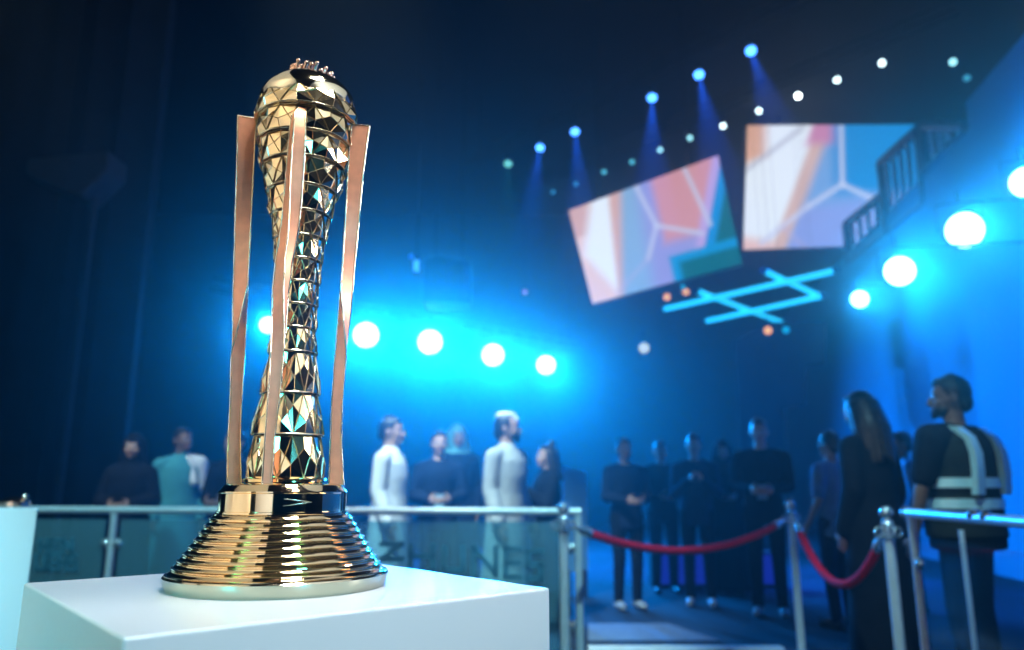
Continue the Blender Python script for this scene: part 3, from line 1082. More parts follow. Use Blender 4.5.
LENS_W = mat('lens_white_hot', (.8, .9, 1), .3, 0, .02, 5, emit=(.32, .70, 1.0), estr=8, sample=False)
ZR = 4.1
left_px = [(268, 325, .15), (366, 335, .25), (430, 342, .25), (493, 355, .25), (546, 365, .23)]
pts_l = [onz(u, v, ZR) for u, v, r in left_px]
truss('black lighting truss carrying the row of five bright lamps at left', pts_l[0] + V((0, .3, .45)), pts_l[-1] + V((0, .3, .45)))
names = ['bright white stage lamp half hidden behind the golden trophy column', 'bright white stage lamp just right of the golden trophy, glowing cyan', 'bright white stage lamp, second right of the trophy in the row',
         'bright white stage lamp, third right of the trophy in the row', 'bright white stage lamp at the right end of the row beside the trophy']
WASH_E = 4800
for p, (u, v, r), lab in zip(pts_l, left_px, names):
    aim = CAM + V((p.x * .3, 0, 0.2))
    root, d = lamp('wash_spotlight', lab, 'bright lamps in the row behind the trophy', p, aim, r, LENS_W)
    k_ = {268: .28, 366: .85}.get(u, 1.3)
    light('SPOT', 'wash_light', p + d * .06, p + V((.66, -.75, -.68)) * 5, WASH_E * k_, CYAN, root, spot_size=R(104), spot_blend=1.0, shadow_soft_size=.12)
    light('SPOT', 'front_light', p + d * .07, p + d * 5, 600 * min(1, k_), (.010, .40, 1.0), root, spot_size=R(24), spot_blend=1.0, shadow_soft_size=.12)
right_px = [(965, 230, .21, 8.56), (900, 271, .15, 7.5), (860, 299, .14, 12.5), (1026, 182, .15, 7.3)]
names = ['largest bright white lamp at right, hung before the lit side wall', 'bright white lamp at right, second from the stage screens', 'small bright white lamp at right beside the cyan light tubes', 'bright white lamp cut off by the right edge of the picture']
pr = [at(u, v, y) for u, v, r, y in right_px]
for p, (u, v, r, y), lab in zip(pr, right_px, names):
    aim = CAM + V((p.x * .35, 0, .5))
    root, d = lamp('wash_spotlight', lab, 'bright lamps along the right wall', p, aim, r, LENS_W)
    q_ = p - d * r * 1.0 + V((0, 0, r * 1.7)); wd = (WP - q_).dot(WN)
    mb = MB(); mb.tube([V((0, 0, 0)) - d * r + V((0, 0, r * 1.75)), V((0, 0, 0)) - d * r + V((0, 0, r * 1.75)) + WN * (wd - .01)], .015, 8); mb.build('wall_arm', BLACK, root)
    light('SPOT', 'wash_light', p + d * .14 - WN * .1, p + WN * 1.2 - WD * .35 + V((0, 0, .1)), 300 if y < 11 else 210, CYAN, root, spot_size=R(170), spot_blend=1.0, shadow_soft_size=.1)
    light('SPOT', 'front_light', p + d * .07, p + d * 5, 900 if y < 11 else 650, (.010, .42, 1.0), root, spot_size=R(26), spot_blend=1.0, shadow_soft_size=.12)

# blue moving heads high over the stage
ZH = 8.0
mv = [(508, 164, 0, 'green'), (540, 148, 1, 'b'), (575, 132, 1, 'b'), (652, 98, 1, 'b'), (699, 75, 1, 'b'), (751, 51, 1, 'b')]
LENS_B = mat('lens_blue_hot', (.2, .4, 1), .3, 0, .02, 5, emit=(.06, .28, 1.0), estr=6, sample=False)
LENS_G = mat('lens_green_pale', (.3, .8, .8), .3, 0, .02, 5, emit=(.18, .75, .70), estr=1.2, sample=False)
ords = ['dim greenish spotlight at the far left end of the blue spotlight row', 'blue spotlight, leftmost of the five with visible beams', 'blue spotlight, second from the left of the five with beams', 'blue spotlight above the left screen, middle of the five with beams',
        'blue spotlight, second from the right of the five with beams', 'blue spotlight highest in the picture, rightmost of the five with beams']
pm = [onz(u, v, ZH) for u, v, _, _ in mv]
truss('black lighting truss carrying the blue spotlights high over the stage', pm[0] + V((0, 0, .3)), pm[-1] + V((0, 0, .3)))
tilt_px = [(0, 60), (-12, 80), (6, 75), (0, 75), (14, 70), (22, 66)]
for p, (u, v, on, k), lab, (du, dv) in zip(pm, mv, ords, tilt_px):
    aim = at(u + du, v + dv, p.y - (.5 if u > 740 else .3))
    root, d = lamp('beam_spotlight', lab, 'blue spotlights over the stage', p, p + (p * 0 + (CAM - p)).normalized() * 1.0 + (aim - p).normalized() * 1.2, .085, LENS_B if on else LENS_G)
    light('SPOT', 'beam_light', p + d * .12, aim, (14000 if u < 740 else 6000) if on else 1200, (BLUE if on else (.05, .7, .5)), root, spot_size=R(26), spot_blend=.6, shadow_soft_size=.03)
# long row of small white lamps
sw = [(553, 192, 0), (576, 184, 0), (604, 172, 1), (632, 162, 1), (660, 150, 2), (690, 138, 2), (723, 126, 3), (759, 111, 3), (798, 96, 4), (837, 80, 3), (882, 63, 3), (953, 62, 2), (967, 78, 0)]
pw = [onz(u, v, ZH) for u, v, _ in sw[:11]]
pw += [onz(u, v, 7.2) for u, v, _ in sw[11:]]
truss('black lighting truss carrying the long row of small white lamps', pw[0] + V((0, 0, .25)), pw[10] + V((0, 0, .25)))
LW = [mat('lens_white_%s' % n_, (.6, .8, .9), .3, 0, .02, 5, emit=c_, estr=s_, sample=False) for n_, c_, s_ in
      (('faint', (.05, .40, .60), .8), ('dim', (.10, .60, .75), 1.3), ('mid', (.35, .85, .95), 2.0), ('full', (.70, .95, 1.0), 5), ('strong', (.85, 1.0, 1.0), 12))]
ordn = ['first', 'second', 'third', 'fourth', 'fifth', 'sixth', 'seventh', 'eighth', 'ninth', 'tenth', 'eleventh', 'twelfth', 'thirteenth']
for i, (p, (u, v, br)) in enumerate(zip(pw, sw)):
    lab = '%s small lamp, %s from the left in the long upper row' % (('faint', 'dim', 'pale', 'white', 'brightest white')[br], ordn[i])
    lamp('ceiling_spotlight', lab, 'small lamps of the long upper row', p, CAM + (p - CAM) * .2 + V((0, 0, -.5)), .05, LW[br])
# small amber lamps low over the stage
LA = mat('lens_amber', (.9, .5, .3), .3, 0, .02, 5, emit=(.95, .40, .08), estr=1.3, sample=False)
LAD = mat('lens_amber_dim', (.9, .5, .3), .3, 0, .02, 5, emit=(.38, .16, .30), estr=.8, sample=False)
LAY = mat('lens_cream', (.9, .8, .6), .3, 0, .02, 5, emit=(.62, .72, .55), estr=1.0, sample=False)
LTC = mat('lens_teal_faint', (.1, .6, .8), .3, 0, .02, 5, emit=(.0, .40, .60), estr=1.0, sample=False)
for (u, v, m_, r, lab) in ((667, 297, LA, .065, 'small amber lamp below the green corner of the left screen'), (686, 292, LA, .06, 'small amber lamp nearest the left end of the cyan tubes'),
                           (768, 330.5, LA, .07, 'small amber lamp below the cyan light tubes'), (525, 292, LAD, .05, 'tiny dim pink lamp alone above the bright lamp row'),
                           (644, 348, LAY, .09, 'small cream lamp low in the haze under the left screen'), (786, 330, LTC, .06, 'faint teal lamp right of the lowest amber lamp'),
                           (683, 287, LTC, .05, 'faint teal lamp touching the amber lamp by the left screen')):
    p = at(u, v, 13.0 if v > 325 else (14.6 if m_ is LTC else 14.0))
    root, d = lamp('effect_spotlight', lab, 'small coloured lamps over the stage', p, CAM, r, m_)
    mb = MB(); mb.tube([V((0, .1, .1)), V((0, .1, CEIL - p.z))], .002, 6); mb.build('hanging_rod', BLACK, root)

# cyan light tubes, a level lattice
TUBE = mat('tube_cyan', (.3, .8, 1), .3, 0, .02, 5, emit=(.02, .62, .90), estr=1.15)
ZT = 4.3
tp = [(onz(*p0, ZT + dz), onz(*p1, ZT + dz)) for p0, p1, dz in (((665, 309), (834, 271), 0), ((707, 321), (822, 296), 0), ((697, 291), (781, 322), .1), ((764, 271), (822, 297), .1))]
tc = sum((a + b_ for a, b_ in tp), V()) / 8
lat = thing('hanging_light_lattice', 'lattice of four crossing cyan light tubes under the video screens', 'light', tc)
for a, b_ in tp:
    a, b_ = a - tc, b_ - tc
    mb = MB(); mb.tube([a, (a + b_) / 2, b_], .046, 10); to = mb.build('tube', TUBE, lat, smooth=60)
    for e_ in (a, b_):
        dd = (e_ - (a + b_) / 2).normalized()
        mb = MB(); mb.tube([e_, e_ + dd * .06], .052, 10); mb.build('end_cap', NAVY, to)
    for t in (.12, .88):
        c = a.lerp(b_, t)
        mb = MB(); mb.tube([c, V((c.x, c.y, CEIL - tc.z))], .0015, 6); mb.build('hanging_wire', BLACK, lat)

# ------------------------------------------------------------------ people
def remesh(mb, name, voxel, mats, smooth_it=4):
    me = bpy.data.meshes.new('tmp'); me.from_pydata(mb.v, [], mb.f)
    import bmesh
    bm = bmesh.new(); bm.from_mesh(me); bmesh.ops.recalc_face_normals(bm, faces=bm.faces); bm.to_mesh(me); bm.free()
    o = bpy.data.objects.new('tmp', me); COL.objects.link(o)
    r_ = o.modifiers.new('r', 'REMESH'); r_.mode = 'VOXEL'; r_.voxel_size = voxel
    if smooth_it:
        s_ = o.modifiers.new('s', 'SMOOTH'); s_.factor = .5; s_.iterations = smooth_it
    dg = bpy.context.evaluated_depsgraph_get(); dg.update()
    out = bpy.data.meshes.new_from_object(o.evaluated_get(dg))
    out.name = name
    bpy.data.objects.remove(o); bpy.data.meshes.remove(me)
    out.materials.clear()
    for m in mats: out.materials.append(m)
    out.polygons.foreach_set('use_smooth', [True] * len(out.polygons))
    return out


def link(me, name, parent):
    o = bpy.data.objects.new(name, me); COL.objects.link(o); o.parent = parent
    return o


def person(label, u, Y, vtop, face, top='shirt', colr=C_DARK, legs=C_DARK, skin=SKIN, hair='short', hairm=HAIR, head_yaw=0, head_pitch=0, arms=None, sleeves='long', shoe=SHOE, stride=.0, vest=False,
           lanyard=False, shawl=False, phone=None, jacket=None, female=False, bulk=1.0, scale_w=1.0, height=None, group=None, beard=False):
    p = at(u, vtop, Y)
    H = height or p.z
    S = H / 1.75
    # face: 0 = towards the camera, 90 = to the right of the picture, -90 = left
    root = thing('person', label, 'person', (p.x, Y, 0), R(face), group)
    sw_ = (.165 if female else .185) * scale_w
    hipw = .095
    arms = arms or {}
    ai = -.022 if top == 'robe' else 0
    def P(x, y, z): return V((x, y, z))
    J = {}
    for s, nm in ((1, 'l'), (-1, 'r')):
        J['sh' + nm] = P(s * sw_, .01, 1.388)
        el, wr = arms.get(nm, (P(s * (sw_ + .035 + ai), .03, 1.13), P(s * (sw_ + .03), -.06, .88)))
        J['el' + nm], J['wr' + nm] = V(el), V(wr)
        st = stride * s
        J['hip' + nm] = P(s * hipw, 0, .92)
        J['kn' + nm] = P(s * (hipw + .005), -.02 - st * .55, .49)
        J['an' + nm] = P(s * (hipw + .01), .02 - st, .085)
    body = MB()
    body.loft([(0, .01, .84, .13, .095), (0, .012, .90, .165, .11), (0, .01, .97, .16, .105), (0, .0, 1.06, .135, .095), (0, .0, 1.16, .142, .10), (0, .0, 1.27, .165, .115), (0, .005, 1.36, .165, .105),
               (0, .012, 1.43, .12, .08), (0, .015, 1.47, .065, .062)])
    for s, nm in ((1, 'l'), (-1, 'r')):
        body.capsule(P(s * .05, .02, 1.445), J['sh' + nm], .045, .055)
        body.capsule(J['sh' + nm], J['el' + nm], .050, .038)
        body.capsule(J['el' + nm], J['wr' + nm], .039, .025)
        body.capsule(J['hip' + nm], J['kn' + nm], .082, .053)
        body.capsule(J['kn' + nm], J['kn' + nm].lerp(J['an' + nm], .35), .052, .055)
        body.capsule(J['kn' + nm].lerp(J['an' + nm], .35), J['an' + nm], .055, .036)
        an = J['an' + nm]
        body.capsule(an + V((0, .03, -.045)), an + V((s * .01, -.13, -.055)), .036, .028)
        # hand: palm, four fingers, thumb
        f = (J['wr' + nm] - J['el' + nm]).normalized()
        inw = V((-s, 0, 0))
        inw = (inw - f * inw.dot(f)).normalized()          # palm faces the body
        acr = f.cross(inw).normalized()
        if acr.dot(V((0, -1, .3))) < 0: acr = -acr         # thumb side: forwards / up
        w0 = J['wr' + nm]
        pc = w0 + f * .05
        rot = M((f, acr, inw)).transposed()
        body.ball(pc, (.05, .040, .016), 14, rot=rot)
        for k, (off, ln) in enumerate(((.027, .068), (.009, .076), (-.009, .070), (-.026, .055))):
            b0_ = w0 + f * .085 + acr * off
            b1_ = b0_ + (f * .9 + inw * .35).normalized() * ln * .5
            b2_ = b1_ + (f * .55 + inw * .8).normalized() * ln * .5
            body.capsule(b0_ - f * .02, b1_, .0092, .0088, 8); body.capsule(b1_, b2_, .0088, .0078, 8)
        t0_ = w0 + f * .03 + acr * .028
        t1_ = t0_ + (f * .6 + acr * .75 + inw * .2).normalized() * .036
        t2_ = t1_ + (f * .9 + acr * .25 + inw * .4).normalized() * .032
        body.capsule(t0_, t1_, .012, .010, 8); body.capsule(t1_, t2_, .010, .0085, 8)
    # head
    nk = V((0, .015, 1.47))
    hm = M.Translation(nk) @ M.Rotation(R(head_yaw), 4, 'Z') @ M.Rotation(R(head_pitch), 4, 'X')
    def hp(x, y, z): return hm @ V((x, y, z))
    hr = hm.to_3x3()
    body.capsule(V((0, .02, 1.43)), hp(0, 0, .075), .058, .054)
    hb = MB()
    body.ball(hp(0, -.005, .175), (.076, .096, .104), 24, rot=hr)      # skull
    body.ball(hp(0, -.045, .115), (.056, .056, .068), 18, rot=hr)      # jaw
    body.ball(hp(0, -.088, .068), (.024, .018, .018), 12, rot=hr)      # chin
    body.capsule(hp(0, -.098, .165), hp(0, -.117, .128), .010, .014, 10)   # nose
    body.ball(hp(.012, -.108, .124), .010, 8); body.ball(hp(-.012, -.108, .124), .010, 8)
    body.ball(hp(0, -.101, .096), (.024, .010, .007), 10, rot=hr)      # lips
    body.ball(hp(0, -.099, .086), (.020, .010, .007), 10, rot=hr)
    for s in (1, -1):
        body.ball(hp(s * .077, .008, .150), (.010, .020, .032), 10, rot=hr)   # ears
        body.ball(hp(s * .031, -.086, .186), (.026, .014, .008), 10, rot=hr)  # brow
        body.ball(hp(s * .031, -.085, .163), (.014, .012, .010), 10, rot=hr)  # eye
        body.ball(hp(s * .042, -.070, .128), (.024, .024, .022), 10, rot=hr)  # cheek
    sc = lambda b_: setattr(b_, 'v', [(x * S, y * S, z * S) for x, y, z in b_.v])
    sc(body)
    me = remesh(body, 'body', .0075, [skin, LIP, EYEW, IRIS], 2)
    eyes = [hp(s * .031, -.095, .163) * S for s in (1, -1)]
    lips = hp(0, -.109, .091) * S
    for pl in me.polygons:
        c = pl.center
        if c.z < 1.4 * S: continue
        if (c - lips).length < .024 * S and abs((c - lips).z) < .011 * S: pl.material_index = 1
        for e_ in eyes:
            d_ = (c - e_).length
            if d_ < .007 * S: pl.material_index = 3
            elif d_ < .014 * S and abs(c.z - e_.z) < .008 * S: pl.material_index = 2
    bo = link(me, 'body', root)

    def part(mb_, name, m, vox=.012, it=5):
        sc(mb_)
        return link(remesh(mb_, name, vox, [m], it), name, root)

    # clothing
    def arm_cloth(mb_, r1, r2, r3, upto):
        for s, nm in ((1, 'l'), (-1, 'r')):
            sh, el, wr = J['sh' + nm], J['el' + nm], J['wr' + nm]
            mb_.capsule(V((s * .055, .018, 1.435)), sh, .055, r1)
            if upto == 'short':
                mb_.capsule(sh, sh.lerp(el, .78), r1, r2 * 1.1)
            else:
                mb_.capsule(sh, el, r1, r2)
                mb_.capsule(el, el.lerp(wr, .95), r2, r3)
    if top in ('robe', 'abaya'):
        c = MB()
        k = 1.0 if top == 'robe' else 1.06
        c.loft([(0, .03, .05, .25 * k, .21), (0, .03, .09, .25 * k, .21), (0, .02, .45, .22 * k, .185), (0, .01, .75, .205 * k, .165), (0, .005, .95, .198 * k, .15), (0, 0, 1.10, .178, .135), (0, 0, 1.25, .19, .14),
                (0, .003, 1.36, .195, .125), (0, .01, 1.43, .14, .095), (0, .015, 1.475, .078, .076), (0, .015, 1.50, .066, .066)])
        arm_cloth(c, .072, .066, .062, 'long')
        part(c, 'robe', colr)
    else:
        c = MB()
        c.loft([(0, .01, .80, .178, .13), (0, .01, .86, .18, .132), (0, .005, .97, .172, .126), (0, 0, 1.08, .160, .118), (0, 0, 1.20, .168, .124), (0, .0, 1.30, .186, .132), (0, .005, 1.375, .180, .118),
                (0, .012, 1.43, .135, .09), (0, .015, 1.468, .078, .074)])
        c.v = [(x * bulk, y * bulk, z) for x, y, z in c.v]
        arm_cloth(c, .068 * bulk, .058 if sleeves == 'long' else .062, .042, sleeves)
        part(c, 'shirt', colr)
        c = MB()
        c.loft([(0, .01, .80, .165, .118), (0, .01, .90, .172, .12), (0, .01, 1.0, .160, .112)])
        for nm in 'lr':
            c.capsule(J['hip' + nm], J['kn' + nm], .094, .066)
            c.capsule(J['kn' + nm], J['an' + nm] + V((0, 0, .0)), .066, .052)
        part(c, 'trousers', legs)
    for nm, s in (('l', 1), ('r', -1)):
        c = MB(); an = J['an' + nm]
        c.capsule(an + V((0, .035, -.042)), an + V((s * .012, -.145, -.050)), .043, .036)
        c.capsule(an + V((0, .01, 0)), an + V((0, -.03, -.04)), .043, .042)
        sc(c)
        c.v = [(x, y, max(z, 0.0)) for x, y, z in c.v]
        link(remesh(c, 'shoe', .009, [shoe], 3), 'shoe', root)
    if jacket:
        c = MB()
        c.loft([(0, .03, .86, .20, .135), (0, .03, 1.0, .195, .135), (0, .02, 1.2, .197, .14), (0, .02, 1.34, .205, .135), (0, .022, 1.43, .15, .10), (0, .03, 1.475, .085, .075)])
        arm_cloth(c, .080, .074, .066, 'long')
        part(c, 'jacket', jacket)
    if vest:
        c = MB()
        c.loft([(0, .01, .86, .192, .142), (0, .005, 1.0, .186, .138), (0, 0, 1.15, .184, .138), (0, 0, 1.30, .196, .142), (0, .005, 1.38, .178, .126), (0, .012, 1.425, .135, .10), (0, .015, 1.45, .10, .09)])
        c.v = [(x * bulk, y * bulk, z) for x, y, z in c.v]
        vo = part(c, 'safety_vest', C_VEST)
        for zc_ in (1.045, 1.155):
            c = MB(); c.loft([(0, .003, zc_ - .026, .1965, .1475), (0, .002, zc_ + .026, .1955, .1470)], 40); c.v = [(x * bulk, y * bulk, z) for x, y, z in c.v]; sc(c)
            c.build('reflective_band', REFL, vo, smooth=60)
        for s in (1, -1):
            c = MB()
            pth = [(.100 * s, .140, 1.08), (.100 * s, .150, 1.2), (.095 * s, .148, 1.30), (.092 * s, .126, 1.385), (.088 * s, .075, 1.44), (.088 * s, .0, 1.455), (.09 * s, -.075, 1.425), (.094 * s, -.128, 1.36), (.1 * s, -.145, 1.25), (.105 * s, -.143, 1.08)][:6]
            vs_, fs_ = [], []
            for i, q_ in enumerate(pth):
                q_ = V(q_)
                for dx in (-.026, .026):
                    for o_ in (.02, -.006):
                        nn = V((0, q_.y, max(0, q_.z - 1.3) * 1.5)).normalized() if q_.length else V((0, 0, 1))
                        vs_.append(q_ + V((dx, 0, 0)) - nn * o_)
            for i in range(len(pth) - 1):
                a_, b_ = i * 4, i * 4 + 4
                fs_ += [(a_, a_ + 2, b_ + 2, b_), (a_ + 1, b_ + 1, b_ + 3, a_ + 3), (a_, b_, b_ + 1, a_ + 1), (a_ + 2, a_ + 3, b_ + 3, b_ + 2)]
            fs_ += [(0, 1, 3, 2), (len(vs_) - 4, len(vs_) - 2, len(vs_) - 1, len(vs_) - 3)]
            c.add(vs_, fs_); c.v = [(x * bulk, y * bulk, z + (bulk - 1) * .04) for x, y, z in c.v]; sc(c)
            c.build('reflective_strap', REFL, vo, smooth=60)
    if shawl:
        c = MB()
        c.capsule(V((.055, .02, 1.45)), V((.17, .0, 1.40)), .066, .086); c.capsule(V((.17, .0, 1.40)), V((.215, .02, 1.16)), .088, .078)
        c.capsule(V((.06, -.03, 1.44)), V((.11, -.115, 1.22)), .05, .04)
        part(c, 'shoulder_cloth', C_WHITE)
    if lanyard:
        c = MB()
        c.tube([V((.075, .02, 1.46)), V((.06, -.10, 1.38)), V((.02, -.135, 1.20)), V((0, -.137, 1.14)), V((-.02, -.135, 1.20)), V((-.06, -.10, 1.38)), V((-.075, .02, 1.46))], .006, 6); sc(c)
        lo_ = c.build('lanyard', C_NAVY, root)
        c = MB(); c.box((0, -.142, 1.08), (.085, .006, .13)); sc(c); c.build('badge', PLASTIC, lo_)
    # hair and head cover
    c = MB()
    if hair in ('short', 'bun', 'long', 'cap'):
        c.ball(hp(0, .012, .190), (.083, .098, .100), 24, rot=hr)
        c.ball(hp(0, -.050, .245), (.060, .046, .030), 16, rot=hr)
        c.ball(hp(0, .060, .13), (.066, .05, .06), 16, rot=hr)
        if hair == 'short':
            for k in range(26):
                a_ = random.uniform(-pi, pi); b_ = random.uniform(.2, 1.2)
                c.ball(hp(.078 * sin(b_) * sin(a_), .008 - .09 * sin(b_) * cos(a_) * (.8 if cos(a_) > 0 else 1), .19 + .098 * cos(b_)), random.uniform(.010, .018), 8)
        if hair == 'bun':
            c.ball(hp(0, .05, .29), .042, 14)
            c.ball(hp(0, .07, .10), (.075, .06, .12), 16, rot=hr)
        if hair in ('long', 'bun'):
            for k in range(13):
                a_ = R(-115 + 230 * k / 12)
                p0_ = hp(.078 * sin(a_), .02 + .075 * cos(a_), .19)
                ln = .34 if hair == 'long' else .22
                p1_ = hp(.098 * sin(a_), .035 + .09 * cos(a_), .02)
                p2_ = V((p1_.x * 1.12, max(p1_.y, .02) * 1.12 + .02, p0_.z - ln - .05 * random.random()))
                c.capsule(p0_, p1_, .030, .030, 10); c.capsule(p1_, p2_, .030, .014, 10)
        part(c, 'hair', hairm, .008, 3)
    elif hair == 'scarf':
        c.ball(hp(0, .008, .185), (.092, .108, .110), 24, rot=hr)
        c.ball(hp(0, .05, .11), (.085, .075, .11), 18, rot=hr)
        c.loft([(0, .03, 1.36, .16, .13), (0, .03, 1.43, .13, .105), (0, .02, 1.50, .082, .08), (0, .03, 1.56, .085, .085)])
        for s in (1, -1):
            c.capsule(hp(s * .075, -.02, .17), hp(s * .062, -.03, .06), .026, .03, 10)
            c.capsule(hp(s * .08, .02, .20), V((s * .13, .03, 1.33)), .03, .035, 10)
        part(c, 'headscarf', hairm, .009, 3)
    elif hair == 'wrap':       # white head cloth with dark cord
        c.ball(hp(0, .010, .192), (.090, .106, .104), 24, rot=hr)
        c.ball(hp(0, -.060, .235), (.066, .046, .030), 16, rot=hr)
        for s in (1, -1):
            c.capsule(hp(s * .08, .03, .18), V((s * .12, .07, 1.38)), .03, .045, 10)
        c.capsule(hp(0, .09, .18), V((0, .14, 1.30)), .06, .07, 12)
        ho = part(c, 'head_cloth', hairm, .009, 3)
    elif hair == 'rim_lit':     # dark hair, its bright rim light modelled as a white shell
        c.ball(hp(0, .014, .180), (.084, .098, .098), 24, rot=hr)
        c.ball(hp(0, .060, .12), (.066, .05, .06), 16, rot=hr)
        part(c, 'hair', hairm, .008, 3)
        c = MB(); c.ball(hp(0, .006, .258), (.076, .090, .036), 20, rot=hr)
        c.ball(hp(0, -.085, .222), (.062, .022, .026), 14, rot=hr)
        part(c, 'cap', C_WHITE, .008, 3)
    if beard:
        c = MB(); c.ball(hp(0, -.052, .088), (.060, .055, .040), 16, rot=hr); c.ball(hp(0, -.094, .066), (.030, .020, .026), 12, rot=hr)
        part(c, 'beard', HAIR, .008, 2)
    if phone:
        q_ = V(phone) * S
        c = MB(); c.box(q_, (.075 * S, .012, .15 * S), M.Rotation(R(-20), 3, 'X'))
        ph = c.build('phone', PLASTIC, None, bevel=.004)
        ph.matrix_world = M.Translation(V(root.location)) @ M.Rotation(R(face), 4, 'Z')
        tag(ph, 'pale phone held by ' + phone_of[label], 'phone')
    return root


phone_of = {}
hold = {'l': (V((.235, -.02, 1.13)), V((.10, -.24, 1.10))), 'r': (V((-.235, -.02, 1.13)), V((-.10, -.24, 1.10)))}
hold_hi = {'l': (V((.22, -.08, 1.12)), V((.07, -.25, 1.27))), 'r': (V((-.22, -.08, 1.12)), V((-.07, -.25, 1.27)))}

person('person in a black robe and dark headscarf facing forward, leftmost of the crowd', 135, 6.5, 434, 10, 'abaya', C_DARK, hair='scarf', hairm=C_DARK, female=True, arms=hold)
person('person in a pale robe with teal light in its colour and white cloth over one shoulder, left of the trophy', 184, 7.3, 428, 35, 'robe', C_TEAL_LIT, skin=SKIN_D, hair='short', head_yaw=20, shawl=True)
person('person in a black top half hidden behind the trophy, hands held together', 236, 6.6, 430, -10, 'shirt', C_DARK, hair='short', arms=hold, head_yaw=-15)
person('person in a bright white robe standing sideways to the right, beside the trophy', 393, 6.3, 417, 78, 'robe', C_WHITE, hair='short', head_yaw=8)
person('person in a black shirt with a pale badge on a lanyard, facing forward', 440, 7.0, 431, 8, 'shirt', C_NAVY, hair='short', lanyard=True, arms=hold)
person('person in dark clothes with a headscarf given a teal-lit colour, behind the one with the badge', 458, 7.9, 425, 15, 'abaya', C_NAVY, hair='scarf', hairm=mat('teal_lit_scarf', (.22, .60, .64), .85, 0, .05, 12, .15, spec=.1), female=True)  # teal edge light put into the scarf's colour
person('person in a pale grey robe and dark hair with a modelled white rim light, looking to the right', 508, 6.15, 413, 55, 'robe', C_PALE, hair='rim_lit', head_yaw=28, beard=True)
person('person with dark hair in a bun and black clothes, facing left at the barrier', 546, 6.95, 445, -70, 'abaya', C_DARK, hair='bun', female=True, arms=hold_hi, height=None)
person('person in dark clothes, leftmost of the crowd behind the long red rope', 624, 7.6, 438, 15, 'shirt', C_NAVY, legs=C_DARK, hair='short', arms=hold, shoe=SHOE_W)
person('person in dark clothes, second from the left behind the long red rope', 693, 7.8, 434, -12, 'shirt', C_NAVY, hair='short', arms=hold_hi, shoe=SHOE_W, lanyard=False)
person('tall person in dark clothes with a badge, nearest the middle stanchion', 758, 7.2, 419, -20, 'shirt', C_DARK, hair='short', arms=hold, shoe=SHOE_W, lanyard=True, scale_w=1.1)
person('person in black between two others, set back behind the long red rope', 660, 8.7, 441, 5, 'shirt', C_DARK, hair='short', arms=hold)
person('person in black with a headscarf, set back left of the tall person with a badge', 722, 8.6, 440, -8, 'abaya', C_DARK, hair='scarf', hairm=C_DARK, female=True, arms=hold)
person('person in a pale shirt and dark trousers behind the short red rope', 827, 6.6, 432, -150, 'shirt', C_BLUE, legs=C_NAVY, hair='short', arms={'l': (V((.25, .04, 1.13)), V((.28, -.08, .90)))}, sleeves='short')
person('person with long wavy hair and a long black robe, head turned to the left', 861, 4.8, 391, -152, 'abaya', C_DARK, hair='long', hairm=HAIR_B, female=True, head_pitch=12)
person('person in a light blue top, mostly hidden between the long haired one and the guard', 898, 7.4, 432, -100, 'shirt', C_BLUE, hair='short', skin=SKIN_D)
person('guard in a dark safety vest with reflective bands, looking left at the right barrier', 946, 4.3, 377, -150, 'shirt', C_DARK, legs=C_DARK, skin=SKIN_D, hair='short', sleeves='short', vest=True, head_yaw=36, scale_w=1.25, bulk=1.3,
       arms={'l': (V((.30, -.03, 1.13)), V((.29, -.11, .87))), 'r': (V((-.30, -.03, 1.13)), V((-.29, -.11, .87)))}, beard=True)

# ------------------------------------------------------------------ unseen lights and reflectors added for trophy, rails and crowd
# unseen walls beside and behind the camera, placed to give the gold cream reflections
PART = mat('warm_partition', (.84, .78, .68), .7, 0, .03, 2)
mb = MB(); mb.box((-2.05, .25, 1.25), (.1, 2.3, 2.5)); struct(mb, 'wall_unseen_left', PART)
mb = MB(); mb.box((-1.985, .25, .49), (.03, 2.3, .98)); struct(mb, 'trim_light_block_left', BLACK)  # dark strip added to cut wall bounce onto the plinth
mb = MB(); mb.box((-1.15, -1.55, 1.25), (1.5, .1, 2.5)); struct(mb, 'wall_unseen_back', PART)
mb = MB(); mb.box((-1.15, -1.485, .49), (1.5, .03, .98)); struct(mb, 'trim_light_block_back', BLACK)  # added likewise, holds back bounce from the rear wall
mb = MB(); mb.box((-1.35, .45, 2.62), (1.3, 2.6, .06)); struct(mb, 'ceiling_reflector_left', PART)  # unseen panel added for the dome to mirror
mb = MB(); mb.box((.95, .45, 2.62), (1.2, 2.6, .06)); struct(mb, 'ceiling_reflector_right', WHITE)  # whiter reflector added for the dome's right side
light('SPOT', 'wall_fill_light', (-.45, -.15, 2.45), (-2.05, .3, 1.6), 330, (1.0, .93, .78), spot_size=R(88), spot_blend=.5, shadow_soft_size=.08)  # unseen spots added to light the mirrored walls
light('SPOT', 'wall_fill_light', (-.3, -.55, 2.45), (-1.15, -1.55, 1.5), 250, (1.0, .91, .74), spot_size=R(80), spot_blend=.5, shadow_soft_size=.08)
light('SPOT', 'panel_fill_light', (-1.95, -.85, 1.0), (-1.35, .5, 2.6), 150, (1.0, .95, .82), spot_size=R(70), spot_blend=.6, shadow_soft_size=.08)  # added uplights that brighten the two overhead reflectors
light('SPOT', 'panel_fill_light', (1.9, -.9, 1.0), (.95, .6, 2.6), 420, (.92, .98, 1.0), spot_size=R(62), spot_blend=.6, shadow_soft_size=.08)
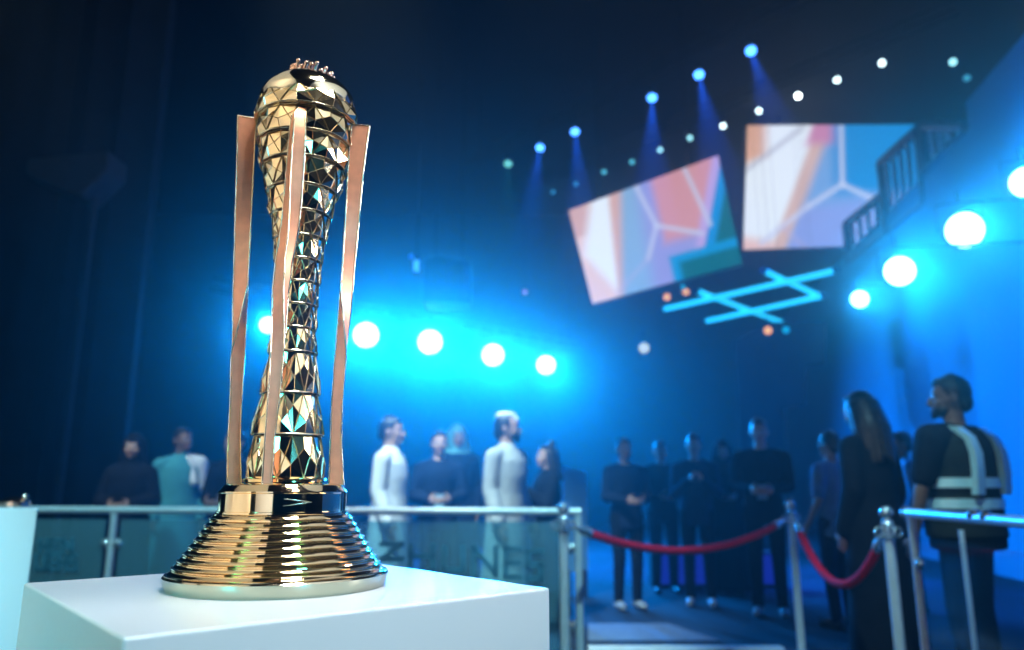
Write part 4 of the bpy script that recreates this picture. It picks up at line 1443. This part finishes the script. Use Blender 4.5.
light('AREA', 'key_light', (.15, .55, 2.75), (TX + .06, TY, 1.1), 1.7, (1.0, .99, .97), shape='RECTANGLE', size=.4, size_y=.4, spread=R(40))
light('SPOT', 'key_light', (.15, .95, 3.2), (TX + .16, TY, 1.0), 30, (1.0, .99, .97), spot_size=R(19), spot_blend=.7, shadow_soft_size=.1)
light('AREA', 'rim_light', (2.7, 1.7, 2.3), (TX, TY, 1.35), 3.5, (.93, .97, 1.0), shape='RECTANGLE', size=.7, size_y=.9, spread=R(30))
light('SPOT', 'cyan_light', (1.5, -1.0, 2.3), (-.1, .9, .85), 115, (.06, .60, 1.0), spot_size=R(34), spot_blend=.8, shadow_soft_size=.3)  # unseen cyan spots added to tint the plinth faces
light('SPOT', 'cyan_light', (-1.6, -.9, 2.2), (-.75, .8, .75), 190, (.03, .70, .86), spot_size=R(36), spot_blend=.8, shadow_soft_size=.3)
light('SPOT', 'cyan_light', (-1.6, .3, 2.4), (-1.9, 2.2, .8), 480, (.30, .85, 1.0), spot_size=R(36), spot_blend=.8, shadow_soft_size=.2)
light('SPOT', 'crowd_light', (-1.6, 3.6, 6.5), at(445, 480, 6.3), 3600, (.66, .95, 1.0), spot_size=R(35), spot_blend=.8, shadow_soft_size=.15)  # unseen fill added to whiten the robes
light('SPOT', 'rail_light', (.2, 2.0, 6.0), (.35, 4.75, .75), 1500, (.34, .86, 1.0), spot_size=R(20), spot_blend=.7, shadow_soft_size=.1)  # unseen fills added to brighten rails, posts and ropes
light('SPOT', 'rail_light', (.9, 1.6, 6.0), (1.95, 4.4, .75), 1150, (.42, .88, 1.0), spot_size=R(17), spot_blend=.7, shadow_soft_size=.1)
light('SPOT', 'rail_light', (-2.6, 1.8, 6.0), (-2.6, 5.1, .75), 1300, (.35, .88, 1.0), spot_size=R(22), spot_blend=.7, shadow_soft_size=.1)
light('SPOT', 'crowd_light', (-3.6, 3.4, 6.0), at(165, 470, 6.9), 1300, (.70, .95, 1.0), spot_size=R(22), spot_blend=.8, shadow_soft_size=.15)  # extra fill added for the people at far left
